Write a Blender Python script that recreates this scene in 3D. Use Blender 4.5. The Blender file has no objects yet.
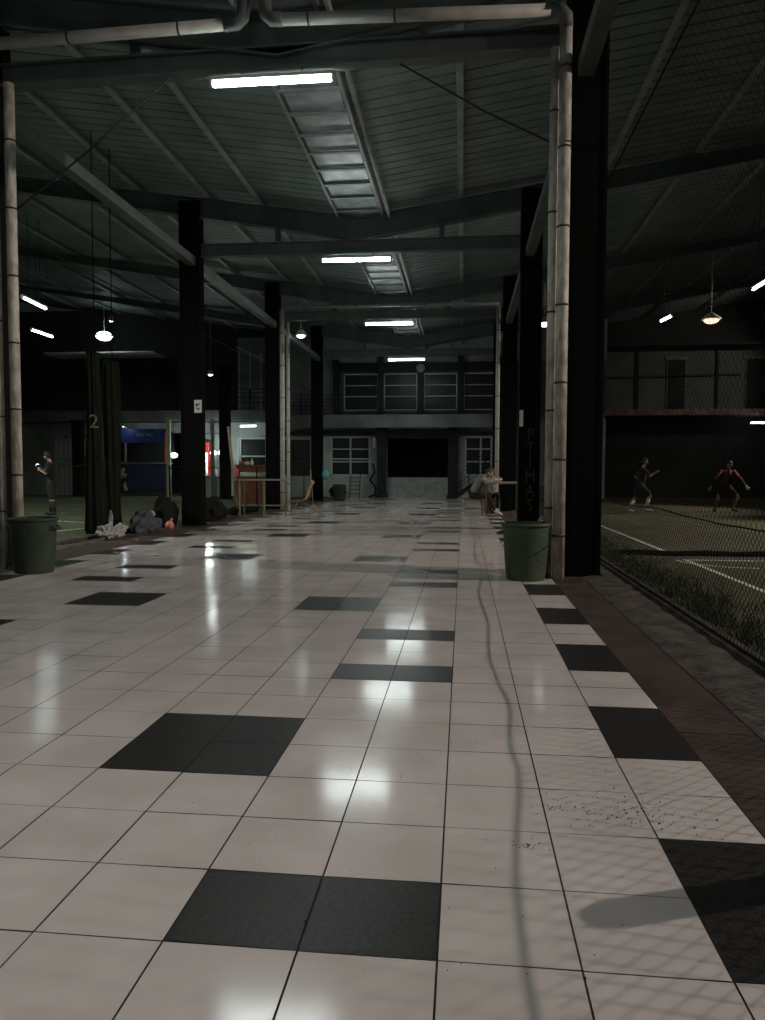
import bpy, math, random
from mathutils import Vector, Matrix, noise
random.seed(7)
S = bpy.context.scene
C = S.collection
PI = math.pi

# ------------------------------------------------------------ camera
cam_d = bpy.data.cameras.new('camera'); cam = bpy.data.objects.new('camera', cam_d); C.objects.link(cam)
YAW, PITCH, ROLL, FPX = .10642, .05225, .00288, 753.85
F = Vector((-math.sin(YAW)*math.cos(PITCH), math.cos(YAW)*math.cos(PITCH), -math.sin(PITCH)))
R0 = Vector((math.cos(YAW), math.sin(YAW), 0)); U0 = R0.cross(F)
Rr = R0*math.cos(ROLL)+U0*math.sin(ROLL); Ur = U0*math.cos(ROLL)-R0*math.sin(ROLL)
cam.matrix_world = Matrix(((Rr.x, Ur.x, -F.x, 0), (Rr.y, Ur.y, -F.y, 0), (Rr.z, Ur.z, -F.z, 1.3754), (0, 0, 0, 1)))
cam_d.sensor_fit = 'HORIZONTAL'; cam_d.sensor_width = 36; cam_d.lens = FPX/765*36
cam_d.clip_start = .05; cam_d.clip_end = 300
S.camera = cam
# ------------------------------------------------------------ world, exposure, lamp powers
W = bpy.data.worlds.new('night'); S.world = W; W.use_nodes = True
W.node_tree.nodes['Background'].inputs[0].default_value = (.55, .75, .8, 1)
W.node_tree.nodes['Background'].inputs[1].default_value = .012
S.view_settings.view_transform = 'Standard'; S.view_settings.look = 'None'
S.view_settings.gamma = 1; S.view_settings.use_curve_mapping = False
S.view_settings.exposure = 0.0
TUBE_E = 42.0      # emission of the hall tubes
TUBE_DOWN = 15.0   # watts each hall tube sends down from its reflector
SIDE_E = 13.0      # emission of the tubes over the courts
FLOOD_W = 2050.0    # watts of the warm floodlights over the right court
FLOOD_L = 1000.0    # watts of the floodlights over the left court

# ------------------------------------------------------------ materials
def mat(name, col, rough=.6, metal=0, var=.0, vscale=3., bump=0., bscale=20., col2=None, spec=.5, emis=None, estr=0, stretch=None):
    m = bpy.data.materials.new(name); m.use_nodes = True
    nt = m.node_tree; b = nt.nodes['Principled BSDF']
    b.inputs['Base Color'].default_value = (*col, 1); b.inputs['Roughness'].default_value = rough
    b.inputs['Metallic'].default_value = metal; b.inputs['Specular IOR Level'].default_value = spec
    tc = nt.nodes.new('ShaderNodeTexCoord'); vec = tc.outputs['Object']
    if stretch:
        mp = nt.nodes.new('ShaderNodeMapping'); mp.inputs['Scale'].default_value = stretch
        nt.links.new(vec, mp.inputs['Vector']); vec = mp.outputs['Vector']
    if var > 0 or col2:
        n = nt.nodes.new('ShaderNodeTexNoise'); n.inputs['Scale'].default_value = vscale; n.inputs['Detail'].default_value = 6
        nt.links.new(vec, n.inputs['Vector'])
        cr = nt.nodes.new('ShaderNodeValToRGB'); c2 = col2 or tuple(max(0, c*(1-var)) for c in col)
        cr.color_ramp.elements[0].position = .38; cr.color_ramp.elements[1].position = .62
        cr.color_ramp.elements[0].color = (*c2, 1); cr.color_ramp.elements[1].color = (*col, 1)
        nt.links.new(n.outputs['Fac'], cr.inputs['Fac']); nt.links.new(cr.outputs['Color'], b.inputs['Base Color'])
    if bump > 0:
        n2 = nt.nodes.new('ShaderNodeTexNoise'); n2.inputs['Scale'].default_value = bscale; n2.inputs['Detail'].default_value = 4
        nt.links.new(vec, n2.inputs['Vector'])
        bp = nt.nodes.new('ShaderNodeBump'); bp.inputs['Strength'].default_value = bump; bp.inputs['Distance'].default_value = .02
        nt.links.new(n2.outputs['Fac'], bp.inputs['Height']); nt.links.new(bp.outputs['Normal'], b.inputs['Normal'])
    if emis:
        b.inputs['Emission Color'].default_value = (*emis, 1); b.inputs['Emission Strength'].default_value = estr
    return m
M = {}
M['tile'] = mat('white_tile', (.67, .63, .61), .12, var=0, vscale=2.2, col2=(.58, .55, .525), bump=.03, bscale=4, spec=.45)
M['dark_tile'] = mat('dark_granite_tile', (.036, .034, .033), .36, spec=.35, vscale=60, col2=(.017, .016, .0155), bump=.05, bscale=160)
M['grout'] = mat('grout', (.05, .045, .04), .9)
M['paver'] = mat('brown_paver', (.075, .052, .043), .5, vscale=3, col2=(.042, .031, .026), bump=.1, bscale=30)
M['concrete'] = mat('rough_concrete', (.075, .062, .05), .9, vscale=5, col2=(.02, .018, .015), bump=.9, bscale=18)
M['turf'] = mat('turf', (.085, .105, .052), .95, vscale=.7, col2=(.055, .07, .034), bump=.8, bscale=90)
M['turf_brown'] = mat('worn_turf', (.072, .068, .030), .95, vscale=.5, col2=(.042, .048, .022), bump=.8, bscale=90)
M['line'] = mat('line_paint', (.55, .56, .52), .9, var=.4, vscale=6)
M['roof'] = mat('roof_sheet', (.175, .225, .215), .55, metal=.0, vscale=1.3, col2=(.125, .165, .158), bump=.1, bscale=6)
M['steel'] = mat('green_grey_steel', (.10, .13, .12), .5, vscale=2, col2=(.07, .09, .084), bump=.05)
M['steel_light'] = mat('light_grey_steel', (.28, .31, .30), .5, vscale=3, col2=(.2, .22, .215))
M['black'] = mat('black_paint', (.006, .0065, .006), .85, bump=.1, bscale=8, spec=.04)
M['gutter'] = mat('gutter_sheet', (.42, .50, .51), .35, vscale=2.5, col2=(.22, .27, .28), bump=.1, bscale=4)
M['pipe'] = mat('peeling_white_pipe', (.47, .46, .41), .6, vscale=12, col2=(.27, .25, .20), bump=.4, bscale=25, stretch=(1, 1, .4))
M['pipe_h'] = mat('white_pipe', (.42, .42, .38), .6, vscale=5, col2=(.34, .34, .31))
M['pipe_dark'] = mat('dark_elbow', (.10, .105, .10), .7)
M['strap'] = mat('wire_strap', (.02, .02, .02), .7)
M['bin'] = mat('green_plastic', (.060, .085, .052), .6, spec=.25, vscale=3, col2=(.038, .066, .038), bump=.1, bscale=8)
M['bin2'] = mat('dull_green_plastic', (.035, .052, .034), .7, spec=.2, vscale=3, col2=(.024, .036, .024), bump=.1, bscale=8)
M['liner'] = mat('bin_inside', (.012, .014, .011), .8)
M['wire'] = mat('galvanised_wire', (.012, .014, .011), .85, spec=.1)
M['net'] = mat('nylon_net', (.004, .005, .004), .95, spec=.02)
M['rope'] = mat('net_border_rope', (.014, .016, .013), .95, spec=.1)
M['curtain'] = mat('green_net_curtain', (.012, .018, .011), .95, spec=.05, vscale=8, col2=(.007, .010, .006), bump=.9, bscale=30, stretch=(1, 1, .12))
M['wall'] = mat('painted_wall', (.36, .39, .37), .85, vscale=.9, col2=(.25, .275, .265), bump=.15, bscale=10)
M['wall_up'] = mat('upper_wall', (.22, .25, .245), .85, vscale=.7, col2=(.155, .18, .175), bump=.15, bscale=8)
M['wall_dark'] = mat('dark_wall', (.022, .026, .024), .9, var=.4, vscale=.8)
M['wall_slate'] = mat('dark_slate_wall', (.075, .09, .09), .9, vscale=.8, col2=(.05, .06, .06))
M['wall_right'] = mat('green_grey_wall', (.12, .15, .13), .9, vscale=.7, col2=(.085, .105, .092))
M['band'] = mat('slab_edge', (.17, .185, .18), .85, vscale=.8, col2=(.10, .11, .105))
M['red_band'] = mat('red_brown_slab_edge', (.28, .19, .16), .85, vscale=4, col2=(.13, .09, .075))
M['glass'] = mat('dark_glass', (.012, .015, .015), .35, spec=.18)
M['frame'] = mat('window_frame', (.42, .47, .46), .5)
M['rail'] = mat('railing_steel', (.012, .015, .014), .6, spec=.25)
M['blue'] = mat('blue_panel', (.014, .02, .065), .6, spec=.2, vscale=2, col2=(.008, .012, .05))
M['blue_sign'] = mat('blue_sign', (.015, .035, .13), .5, spec=.2)
M['white'] = mat('white_paint', (.7, .7, .68), .5)
M['cream'] = mat('cream_paint', (.42, .39, .28), .6, var=.2, vscale=5)
M['red'] = mat('red_paint', (.5, .03, .03), .4)
M['redfab'] = mat('red_banner', (.42, .05, .03), .7)
M['wood'] = mat('red_brown_wood', (.17, .065, .035), .6, spec=.2, vscale=5, col2=(.10, .036, .02), stretch=(1, 1, 6))
M['tan'] = mat('tan_plastic', (.30, .17, .085), .6)
M['bamboo'] = mat('raw_wood', (.22, .19, .12), .7, var=.4, vscale=8, stretch=(4, 4, .5))
M['metal_leg'] = mat('dull_metal_tube', (.22, .20, .17), .5, metal=.3)
M['tabletop'] = mat('grey_table_top', (.20, .185, .16), .6)
M['rust'] = mat('rusty_tube', (.12, .075, .055), .7, var=.4, vscale=12)
M['sack'] = mat('dark_sack', (.009, .010, .008), .95, spec=.1, bump=.8, bscale=14)
M['cloth'] = mat('blue_grey_cloth', (.055, .065, .078), .95, vscale=9, col2=(.025, .03, .036), bump=.8, bscale=20)
M['paper'] = mat('crumpled_white', (.36, .36, .33), .9, vscale=20, col2=(.14, .14, .13), bump=.5)
M['orange'] = mat('salmon_plastic', (.5, .17, .12), .6)
M['weed'] = mat('weeds', (.035, .055, .02), .8, var=.4, vscale=4)
M['debris'] = mat('debris', (.03, .027, .022), .95)
M['skin'] = mat('skin', (.36, .22, .15), .6)
M['hair'] = mat('hair', (.012, .010, .009), .6)
M['dkcloth'] = mat('black_cloth', (.016, .018, .018), .9, bump=.3)
M['greycloth'] = mat('grey_cloth', (.20, .185, .17), .9, bump=.3, vscale=6, col2=(.15, .14, .13))
M['patterned'] = mat('patterned_cloth', (.42, .39, .35), .9, vscale=16, col2=(.06, .055, .05))
M['maroon'] = mat('maroon_cloth', (.018, .007, .007), .9)
M['redshirt'] = mat('dark_red_jersey', (.07, .012, .014), .8)
M['pink'] = mat('pink_trim', (.65, .16, .18), .8)
M['pale'] = mat('pale_cloth', (.5, .46, .42), .8)
M['cyan'] = mat('cyan_jug', (.12, .45, .52), .3, var=.3, vscale=9)
M['phone'] = mat('phone_screen', (.5, .6, .6), .3, emis=(.9, 1, 1), estr=5)
M['fridge_in'] = mat('fridge_glow', (.8, .8, .7), .5, emis=(1, .93, .75), estr=2.0)
M['tube'] = mat('tube_glow', (1, 1, 1), .4, emis=(.86, 1.0, .96), estr=TUBE_E)
M['tube_side'] = mat('tube_glow_side', (1, 1, 1), .4, emis=(.86, 1.0, .97), estr=SIDE_E)
M['lens'] = mat('flood_lens', (1, 1, 1), .4, emis=(.9, 1, .95), estr=7)
M['lens_warm'] = mat('flood_lens_warm', (1, 1, 1), .4, emis=(1, .58, .40), estr=1.9)
M['letter'] = mat('faded_letter', (.035, .04, .037), .8, var=.5, vscale=12)
M['globe'] = mat('globe_glow', (1, 1, 1), .4, emis=(.85, 1, .98), estr=9)
M['fixture'] = mat('fixture_white', (.5, .52, .5), .5)

# ------------------------------------------------------------ mesh helper
class MB:
    def __init__(s): s.v = []; s.f = []; s.m = []; s.sm = []; s.cm = 0
    def add(s, vs, fs, smooth=False):
        n = len(s.v); s.v += [tuple(v) for v in vs]
        for f in fs: s.f.append([i+n for i in f]); s.m.append(s.cm); s.sm.append(smooth)
        return s
    def box(s, x0, x1, y0, y1, z0, z1):
        v = [(x, y, z) for z in (z0, z1) for y in (y0, y1) for x in (x0, x1)]
        return s.add(v, [(0, 2, 3, 1), (4, 5, 7, 6), (0, 1, 5, 4), (2, 6, 7, 3), (0, 4, 6, 2), (1, 3, 7, 5)])
    def obox(s, c, ax, ay, az):
        c = Vector(c); ax = Vector(ax); ay = Vector(ay); az = Vector(az)
        v = [c+ax*i+ay*j+az*k for k in (-1, 1) for j in (-1, 1) for i in (-1, 1)]
        return s.add(v, [(0, 2, 3, 1), (4, 5, 7, 6), (0, 1, 5, 4), (2, 6, 7, 3), (0, 4, 6, 2), (1, 3, 7, 5)])
    def bar(s, a, b, w, h=None):
        a = Vector(a); b = Vector(b); d = (b-a); L = d.length; d.normalize(); h = h or w
        up = Vector((0, 0, 1)) if abs(d.z) < .95 else Vector((0, 1, 0))
        x = d.cross(up).normalized(); z = x.cross(d)
        return s.obox((a+b)/2, x*w/2, d*L/2, z*h/2)
    def tube(s, pts, r, n=8, cap=True, smooth=True):
        pts = [Vector(p) for p in pts]; rs = r if isinstance(r, (list, tuple)) else [r]*len(pts)
        vs = []; fs = []; px = None
        for i, p in enumerate(pts):
            d = (pts[min(i+1, len(pts)-1)]-pts[max(i-1, 0)]).normalized()
            if px is None:
                up = Vector((0, 0, 1)) if abs(d.z) < .9 else Vector((0, 1, 0)); px = d.cross(up).normalized()
            px = (px-d*px.dot(d)).normalized(); py = d.cross(px)
            for k in range(n):
                a = 2*PI*k/n; vs.append(p+(px*math.cos(a)+py*math.sin(a))*rs[i])
        for i in range(len(pts)-1):
            for k in range(n): fs.append((i*n+k, i*n+(k+1) % n, (i+1)*n+(k+1) % n, (i+1)*n+k))
        if cap: fs.append(tuple(range(n-1, -1, -1))); fs.append(tuple((len(pts)-1)*n+k for k in range(n)))
        return s.add(vs, fs, smooth)
    def lathe(s, prof, c=(0, 0, 0), n=32, smooth=True):
        vs = []; fs = []
        for r, z in prof:
            for k in range(n): a = 2*PI*k/n; vs.append((c[0]+r*math.cos(a), c[1]+r*math.sin(a), c[2]+z))
        for i in range(len(prof)-1):
            for k in range(n): fs.append((i*n+k, i*n+(k+1) % n, (i+1)*n+(k+1) % n, (i+1)*n+k))
        fs.append(tuple(range(n-1, -1, -1))); fs.append(tuple((len(prof)-1)*n+k for k in range(n)))
        return s.add(vs, fs, smooth)
    def ball(s, c, r, n=12, m=8, amp=0, fr=3, seed=0):
        if not isinstance(r, (list, tuple)): r = (r, r, r)
        vs = [(c[0], c[1], c[2]-r[2])]; fs = []
        for j in range(1, m):
            t = -PI/2+PI*j/m
            for k in range(n):
                a = 2*PI*k/n; d = Vector((math.cos(t)*math.cos(a), math.cos(t)*math.sin(a), math.sin(t)))
                q = 1+amp*noise.noise(d*fr+Vector((seed, seed*1.7, 0)))
                vs.append((c[0]+d.x*r[0]*q, c[1]+d.y*r[1]*q, c[2]+d.z*r[2]*q))
        vs.append((c[0], c[1], c[2]+r[2])); N = len(vs)-1
        for k in range(n): fs.append((0, 1+(k+1) % n, 1+k)); fs.append((N, 1+(m-2)*n+k, 1+(m-2)*n+(k+1) % n))
        for j in range(m-2):
            for k in range(n): fs.append((1+j*n+k, 1+j*n+(k+1) % n, 1+(j+1)*n+(k+1) % n, 1+(j+1)*n+k))
        return s.add(vs, fs, True)
    def cap(s, a, b, ra, rb):
        s.tube([a, b], [ra, rb], 10); s.ball(a, ra, 10, 6); s.ball(b, rb, 10, 6); return s
    def build(s, name, mats, parent=None, loc=None, bevel=0, kind=None):
        o0 = Vector(loc) if loc is not None else (Vector(parent['_w']) if parent is not None else Vector((0, 0, 0)))
        me = bpy.data.meshes.new(name); me.from_pydata([tuple(Vector(v)-o0) for v in s.v], [], s.f)
        mats = mats if isinstance(mats, (list, tuple)) else [mats]
        for m in mats: me.materials.append(M[m] if isinstance(m, str) else m)
        me.polygons.foreach_set('material_index', s.m); me.polygons.foreach_set('use_smooth', s.sm); me.update()
        o = bpy.data.objects.new(name, me); C.objects.link(o)
        if parent is not None: o.parent = parent
        else: o.location = o0
        o['_w'] = tuple(o0)
        if bevel:
            b = o.modifiers.new('bevel', 'BEVEL'); b.width = bevel; b.segments = 2; b.limit_method = 'ANGLE'
        if kind: o['kind'] = kind
        return o
def tag(o, label, cat, group=None, kind=None):
    o['label'] = label; o['category'] = cat
    if group: o['group'] = group
    if kind: o['kind'] = kind
    return o
def thing(name, loc, label, cat, group=None):
    o = bpy.data.objects.new(name, None); C.objects.link(o); o.location = loc; o['_w'] = tuple(loc); o.empty_display_size = .1
    return tag(o, label, cat, group)
def dup(root, loc, label, rz=None):
    r = root.copy(); C.objects.link(r); r.location = loc; r['label'] = label; r['_w'] = tuple(loc)
    if rz is not None: r.rotation_euler = (0, 0, rz)
    def rec(a, b):
        for ch in list(a.children):
            c = ch.copy(); C.objects.link(c); c.parent = b; rec(ch, c)
    rec(root, r)
    return r
def text(name, body, size, matname, parent, loc, rot, ext=.004, align='CENTER', sx=1):
    cu = bpy.data.curves.new(name, 'FONT'); cu.body = body; cu.size = size; cu.extrude = ext; cu.align_x = align; cu.align_y = 'CENTER'
    t = bpy.data.objects.new(name, cu); C.objects.link(t)
    dg = bpy.context.evaluated_depsgraph_get(); me = bpy.data.meshes.new_from_object(t.evaluated_get(dg))
    bpy.data.objects.remove(t); bpy.data.curves.remove(cu)
    me.materials.clear(); me.materials.append(M[matname])
    o = bpy.data.objects.new(name, me); C.objects.link(o)
    o.location = Vector(loc)-Vector(parent['_w']); o.rotation_euler = rot; o.scale = (sx, 1, 1); o.parent = parent; o['_w'] = tuple(loc)
    return o
def remesh(o, v):
    r = o.modifiers.new('remesh', 'REMESH'); r.mode = 'VOXEL'; r.voxel_size = v; r.use_smooth_shade = True
    sm = o.modifiers.new('smooth', 'SMOOTH'); sm.iterations = 2
    return o
T = .4
cx = lambda c: (c-.1541)*T          # tile column line -> x
ry = lambda r: (r+5.137)*T          # tile row line -> y
ROWS = [2.2, 10.2, 18.2, 26.2, 34.2]  # centre of each pillar row
XL, XR = -6.68, 1.54                # pillar centre lines
VX = -2.5                           # valley line
SL = .147
roofz = lambda x: 7.56+SL*abs(x-VX)

# ------------------------------------------------------------ floor of the hall (every tile laid with its own slight tilt)
fl = MB()
fl.cm = 2; fl.add([(-7.3, -4, -.004), (2.1, -4, -.004), (2.1, 39, -.004), (-7.3, 39, -.004)], [(0, 1, 2, 3)])
def dark(c, r):
    if c in (-2, -1, -12, -11): return r % 10 in (0, 7)
    if c in (-4, -3, -10, -9): return r % 10 in (3, 4)
    if c in (2, -15): return r % 4 < 2
    return False
for c in range(-15, 3):
    for r in range(-15, 92):
        if ry(r) < -4 or ry(r+1) > 39: continue
        g = .0026; x0, x1, y0, y1 = cx(c)+g*1.25, cx(c+1)-g*1.25, ry(r)+g*1.0, ry(r+1)-g*1.0
        k = .0008; q = [random.uniform(-k, k) for _ in range(2)]
        z = [max(-.003, w) for w in (-q[0]-q[1], q[0]-q[1], q[0]+q[1], -q[0]+q[1])]
        fl.cm = 1 if dark(c, r) else 0
        fl.add([(x0, y0, z[0]), (x1, y0, z[1]), (x1, y1, z[2]), (x0, y1, z[3])], [(0, 1, 2, 3)])
fl.cm = 3
for side in (0, 1):
    for r in range(-15, 92, 2):
        if ry(r) < -4 or ry(r+2) > 39: continue
        a, b = (cx(3)+.003, cx(4)-.003) if side else (cx(-17)+.003, cx(-15)-.003)
        fl.add([(a, ry(r)+.003, 0), (b, ry(r)+.003, 0), (b, ry(r+2)-.003, 0), (a, ry(r+2)-.003, 0)], [(0, 1, 2, 3)])
fl.cm = 4
n = 0
for (a, b) in ((cx(4), 2.1), (-7.3, cx(-17))):
    NX, NY = 8, 420; vs = []; fs = []
    for j in range(NY+1):
        for i in range(NX+1):
            x = a+(b-a)*i/NX; y = -4+43*j/NY
            e = min(i, NX-i)/2
            vs.append((x, y, .004+min(1, e)*(.016+.022*noise.noise(Vector((x*4, y*4, 1))))))
    for j in range(NY):
        for i in range(NX): fs.append((j*(NX+1)+i, j*(NX+1)+i+1, (j+1)*(NX+1)+i+1, (j+1)*(NX+1)+i))
    fl.add(vs, fs, True)
floor = fl.build('floor', ['tile', 'dark_tile', 'grout', 'paver', 'concrete'], kind='structure')
# courts beside the hall
def court(name, x0, x1, m):
    b = MB(); b.box(x0, x1, -4, 41, -.2, .0); return b.build(name, m, kind='structure')
court('floor_left', -32, -7.3, 'turf'); court('floor_right', 2.1, 26, 'turf_brown')
b = MB()
for (x0, x1, y0, y1) in ((3.41, 3.49, 3, 12.1), (3.41, 14, 12.06, 12.14), (3.43, 3.51, 13.35, 33), (3.43, 14, 13.3, 13.38)):
    b.box(x0, x1, y0, y1, .0, .004)
for k in range(10):
    a0, a1 = PI/2*k/10, PI/2*(k+1)/10
    b.bar((4.2+.9*math.cos(a0+PI)*1, 12.06-.9*math.sin(a0)*1, .003), (4.2+.9*math.cos(a1+PI), 12.06-.9*math.sin(a1), .003), .06, .004)
tag(b.build('pitch_marking', 'line'), 'white boundary lines painted on the right court turf', 'court marking')
b = MB(); b.bar((-13.3, 20.3, .003), (-8.9, 18.2, .003), .09, .005); b.bar((-20, 20.6, .003), (-13.3, 20.3, .003), .09, .005)
b.bar((-9.2, 14.6, .003), (-8.6, 18.3, .003), .09, .005)
tag(b.build('pitch_marking', 'line'), 'pale boundary lines painted on the green left court turf', 'court marking')

# ------------------------------------------------------------ roof (butterfly: two ribbed slopes falling to the middle gutter)
def slope(name, sgn, x_near, x_far):
    b = MB(); prof = []; y = -4.0
    while y < 41: prof += [(y, 0), (y+.26, 0), (y+.268, .045), (y+.30, .045), (y+.308, 0)]; y += .33
    vs = []; X = [x_near, x_far]
    for x in X:
        for (yy, dz) in prof: vs.append((x, yy, roofz(x)+dz))
    N = len(prof); b.add(vs, [(i, i+1, N+i+1, N+i) for i in range(N-1)])
    o = b.build(name, 'roof', kind='structure')
    sd = o.modifiers.new('sheet_thickness', 'SOLIDIFY'); sd.thickness = .008
    return o
ceil_l = slope('ceiling_left', -1, -3.02, -26.0); ceil_r = slope('ceiling_right', 1, -1.98, 20.0)
for base, xs in ((ceil_l, [-4.9, -6.2, -8, -10, -12, -14, -16, -18.5, -21, -24]), (ceil_r, [-.11, 3.2, 5.2, 7.2, 9.4, 12, 15, 18])):
    for x in xs:
        p = MB(); z = roofz(x)-.012
        p.box(x-.02, x+.02, -4, 40, z-.10, z-.01); p.box(x-.06, x+.06, -4, 40, z-.11, z-.09)
        p.build('purlin', 'steel_light', base)
# ------------------------------------------------------------ valley gutter
g = thing('valley_gutter', (VX, 18, 7.5), 'pale metal roof gutter with crossbars running down the middle of the ceiling', 'gutter')
b = MB(); z = 7.50
b.add([(-3.02, -4, z+.14), (-2.96, -4, z), (-2.04, -4, z), (-1.98, -4, z+.14), (-3.02, 38.4, z+.14), (-2.96, 38.4, z), (-2.04, 38.4, z), (-1.98, 38.4, z+.14)],
      [(0, 1, 5, 4), (1, 2, 6, 5), (2, 3, 7, 6)])
o = b.build('channel', 'gutter', g); sd = o.modifiers.new('t', 'SOLIDIFY'); sd.thickness = .01
for x in (-3.03, -1.97): b = MB(); b.box(x-.03, x+.03, -4, 38.4, z-.07, z+.02); b.build('rail', 'steel_light', g)
y = 2.6
while y < 38:
    if all(abs(y-r) > .35 for r in ROWS): b = MB(); b.box(-3.0, -2.0, y-.045, y+.045, z-.06, z-.03); b.build('crossbar', 'steel_light', g)
    y += .8
b = MB(); b.tube([(-1.80, -4, 7.42), (-1.80, 38.3, 7.42)], .045); tag(b.build('conduit', 'steel_light'), 'long pale conduit running along the right edge of the roof gutter', 'pipe')

# ------------------------------------------------------------ pillars, tie beams, rafters
ORD = ['nearest the camera', 'beside the green bin', 'second deep into the hall', 'third deep into the hall', 'deepest, by the back wall']
LORD = ['nearest the camera', 'beside the dull green bin', 'behind the numbered net curtain', 'third deep, by the wooden cabinet', 'deepest, beside the dark bin']
proto = None
for i, y in enumerate(ROWS):
    for x, nm in ((XL, 'left'), (XR, 'right')):
        if i == 0 and nm == 'right': continue
        lab = f'black square steel pillar on the {nm} side, ' + (LORD if nm == 'left' else ORD)[i]
        if proto is None:
            proto = thing('pillar', (x, y, 0), lab, 'pillar', 'black pillars of the hall')
            b = MB(); b.box(x-.235, x+.235, y-.18, y+.18, .03, 7.9)
            b.box(x-.245, x-.20, y-.19, y+.19, .03, 7.88); b.box(x+.20, x+.245, y-.19, y+.19, .03, 7.88)
            b.build('shaft', 'black', proto)
            b = MB(); b.box(x-.27, x+.27, y-.22, y+.22, .0, .03)
            b.build('base_plate', 'black', proto)
        else: dup(proto, (x, y, 0), lab)
RN = ['overhead, nearest the camera', 'just behind the nearest tube light', 'over the second tube light', 'over the third tube light', 'before the back wall']
tproto = rproto = None
for i, y in enumerate(ROWS):
    tz0, tz1 = (6.60, 6.90)
    if tproto is None:
        t = tproto = thing('tie_beam', (VX, y, tz0), '', 'beam', 'horizontal tie beams across the hall')
        b = MB(); b.box(XL+.26, XR-.26, y-.10, y+.10, tz0, tz0+.03); b.box(XL+.26, XR-.26, y-.10, y+.10, tz1-.03, tz1); b.box(XL+.26, XR-.26, y-.03, y+.03, tz0, tz1); b.build('beam', 'steel', t)
        for sx in (-4.5, -.55): b = MB(); b.box(sx-.06, sx+.06, y-.05, y+.05, tz1, 7.03 + .165*2.0-.02); b.build('strut', 'steel', t)
    else: t = dup(tproto, (VX, y, tz0+(0, .125, -.025, .0, -.06)[i]), '')
    if i == 1: t.rotation_euler = (0, -.012, 0)
    t['label'] = 'horizontal green-grey steel tie beam ' + RN[i]
    if rproto is None:
        q = rproto = thing('roof_rafter', (VX, y, 6.9), '', 'rafter', 'V-shaped roof rafters')
        b = MB(); yy = y
        for sg, X1 in ((-1, -23.5), (1, 17.5)):
            def P(x, top): return roofz(x)-.16 if top else max(roofz(x)-.70 + .02*abs(x-VX), 0)
            for (ya, yb, part) in ((yy-.03, yy+.03, 'web'), (yy-.12, yy+.12, 'bot'), (yy-.12, yy+.12, 'top')):
                xa, xb = VX, VX+sg*abs(X1-VX)
                za0, za1 = (P(xa, 0), P(xa, 1)); zb0, zb1 = (P(xb, 0), P(xb, 1))
                if part == 'bot': za1 = za0+.03; zb1 = zb0+.03
                if part == 'top': za0 = za1-.03; zb0 = zb1-.03
                if sg < 0: xa, xb, za0, za1, zb0, zb1 = xb, xa, zb0, zb1, za0, za1
                b.add([(xa, ya, za0), (xb, ya, zb0), (xa, yb, za0), (xb, yb, zb0), (xa, ya, za1), (xb, ya, zb1), (xa, yb, za1), (xb, yb, zb1)],
                      [(0, 2, 3, 1), (4, 5, 7, 6), (0, 1, 5, 4), (2, 6, 7, 3), (0, 4, 6, 2), (1, 3, 7, 5)])
        b.build('beam', 'steel', q)
    else: q = dup(rproto, (VX, y, 6.9), '')
    q['label'] = 'wide V-shaped steel roof rafter ' + RN[i]
for x, nm, mm in ((XL+.10, 'left', 'steel'), (XR-.05, 'right', 'steel')):
    b = MB()
    for i in range(4): b.box(x-.10, x+.10, ROWS[i]+.26, ROWS[i+1]-.26, 6.32, 6.52)
    b.box(x-.10, x+.10, -4, ROWS[0]-.26, 6.32, 6.52)
    tag(b.build('edge_beam', mm), f'long steel edge beam joining the {nm} row of pillars', 'beam')
for (a, c, lab) in (((-.85, 9.95, 6.6), (1.33, 9.95, 5.40), 'thin dark stay cable from the tie beam down to the pillar by the green bin'),
                    ((-3.9, 9.95, 6.6), (-6.38, 10.0, 4.8), 'thin dark stay cable from the tie beam down towards the left pillar')):
    b = MB(); b.tube([a, tuple((a[i]+c[i])/2-(.05 if i == 2 else 0) for i in range(3)), c], .013, 6); tag(b.build('stay_cable', 'strap'), lab, 'cable', 'stay cables under the nearest beam')

# ------------------------------------------------------------ drain pipes
def drain(name_lab, path, r, m, straps, elbows=()):
    t = thing('drain_pipe', path[0], name_lab, 'pipe', 'rainwater pipes')
    b = MB(); b.tube(path, r, 14); b.build('pipe', m, t)
    for (p, d) in straps:
        b = MB(); d = Vector(d).normalized(); p = Vector(p); b.tube([p-d*.012, p+d*.012], r+.006, 14); b.build('strap', 'strap', t)
    for e in elbows: b = MB(); b.tube(e, r+.012, 14); b.build('elbow', 'pipe_dark', t)
    return t
def vstr(x, y, z0, z1, st): 
    o = []; z = z0
    while z < z1: o.append(((x, y, z), (0, 0, 1))); z += st
    return o
# nearest row: two runs along the beam, bending up to the gutter, and down beside the pillars
drain('pale drain pipe running along the nearest beam on the left of the gutter', [(-7.3, 9.72, 7.0), (-3.06, 9.72, 7.09)], .075, 'pipe_h', [((-5.2, 9.72, 7.045), (1, 0, 0)), ((-3.7, 9.72, 7.076), (1, 0, 0))],
      [[(-3.1, 9.72, 7.09), (-2.94, 9.72, 7.10), (-2.86, 9.72, 7.17), (-2.84, 9.72, 7.28), (-2.84, 9.72, 7.49)]])
drain('pale drain pipe running along the nearest beam on the right of the gutter', [(-2.38, 9.72, 7.11), (1.10, 9.72, 7.02)], .075, 'pipe_h', [((-2.0, 9.72, 7.10), (1, 0, 0)), ((-.9, 9.72, 7.073), (1, 0, 0))],
      [[(-2.34, 9.72, 7.11), (-2.47, 9.72, 7.12), (-2.55, 9.72, 7.19), (-2.57, 9.72, 7.29), (-2.57, 9.72, 7.49)], [(1.02, 9.72, 7.02), (1.15, 9.72, 7.01), (1.205, 9.74, 6.96), (1.218, 9.79, 6.85)]])
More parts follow.
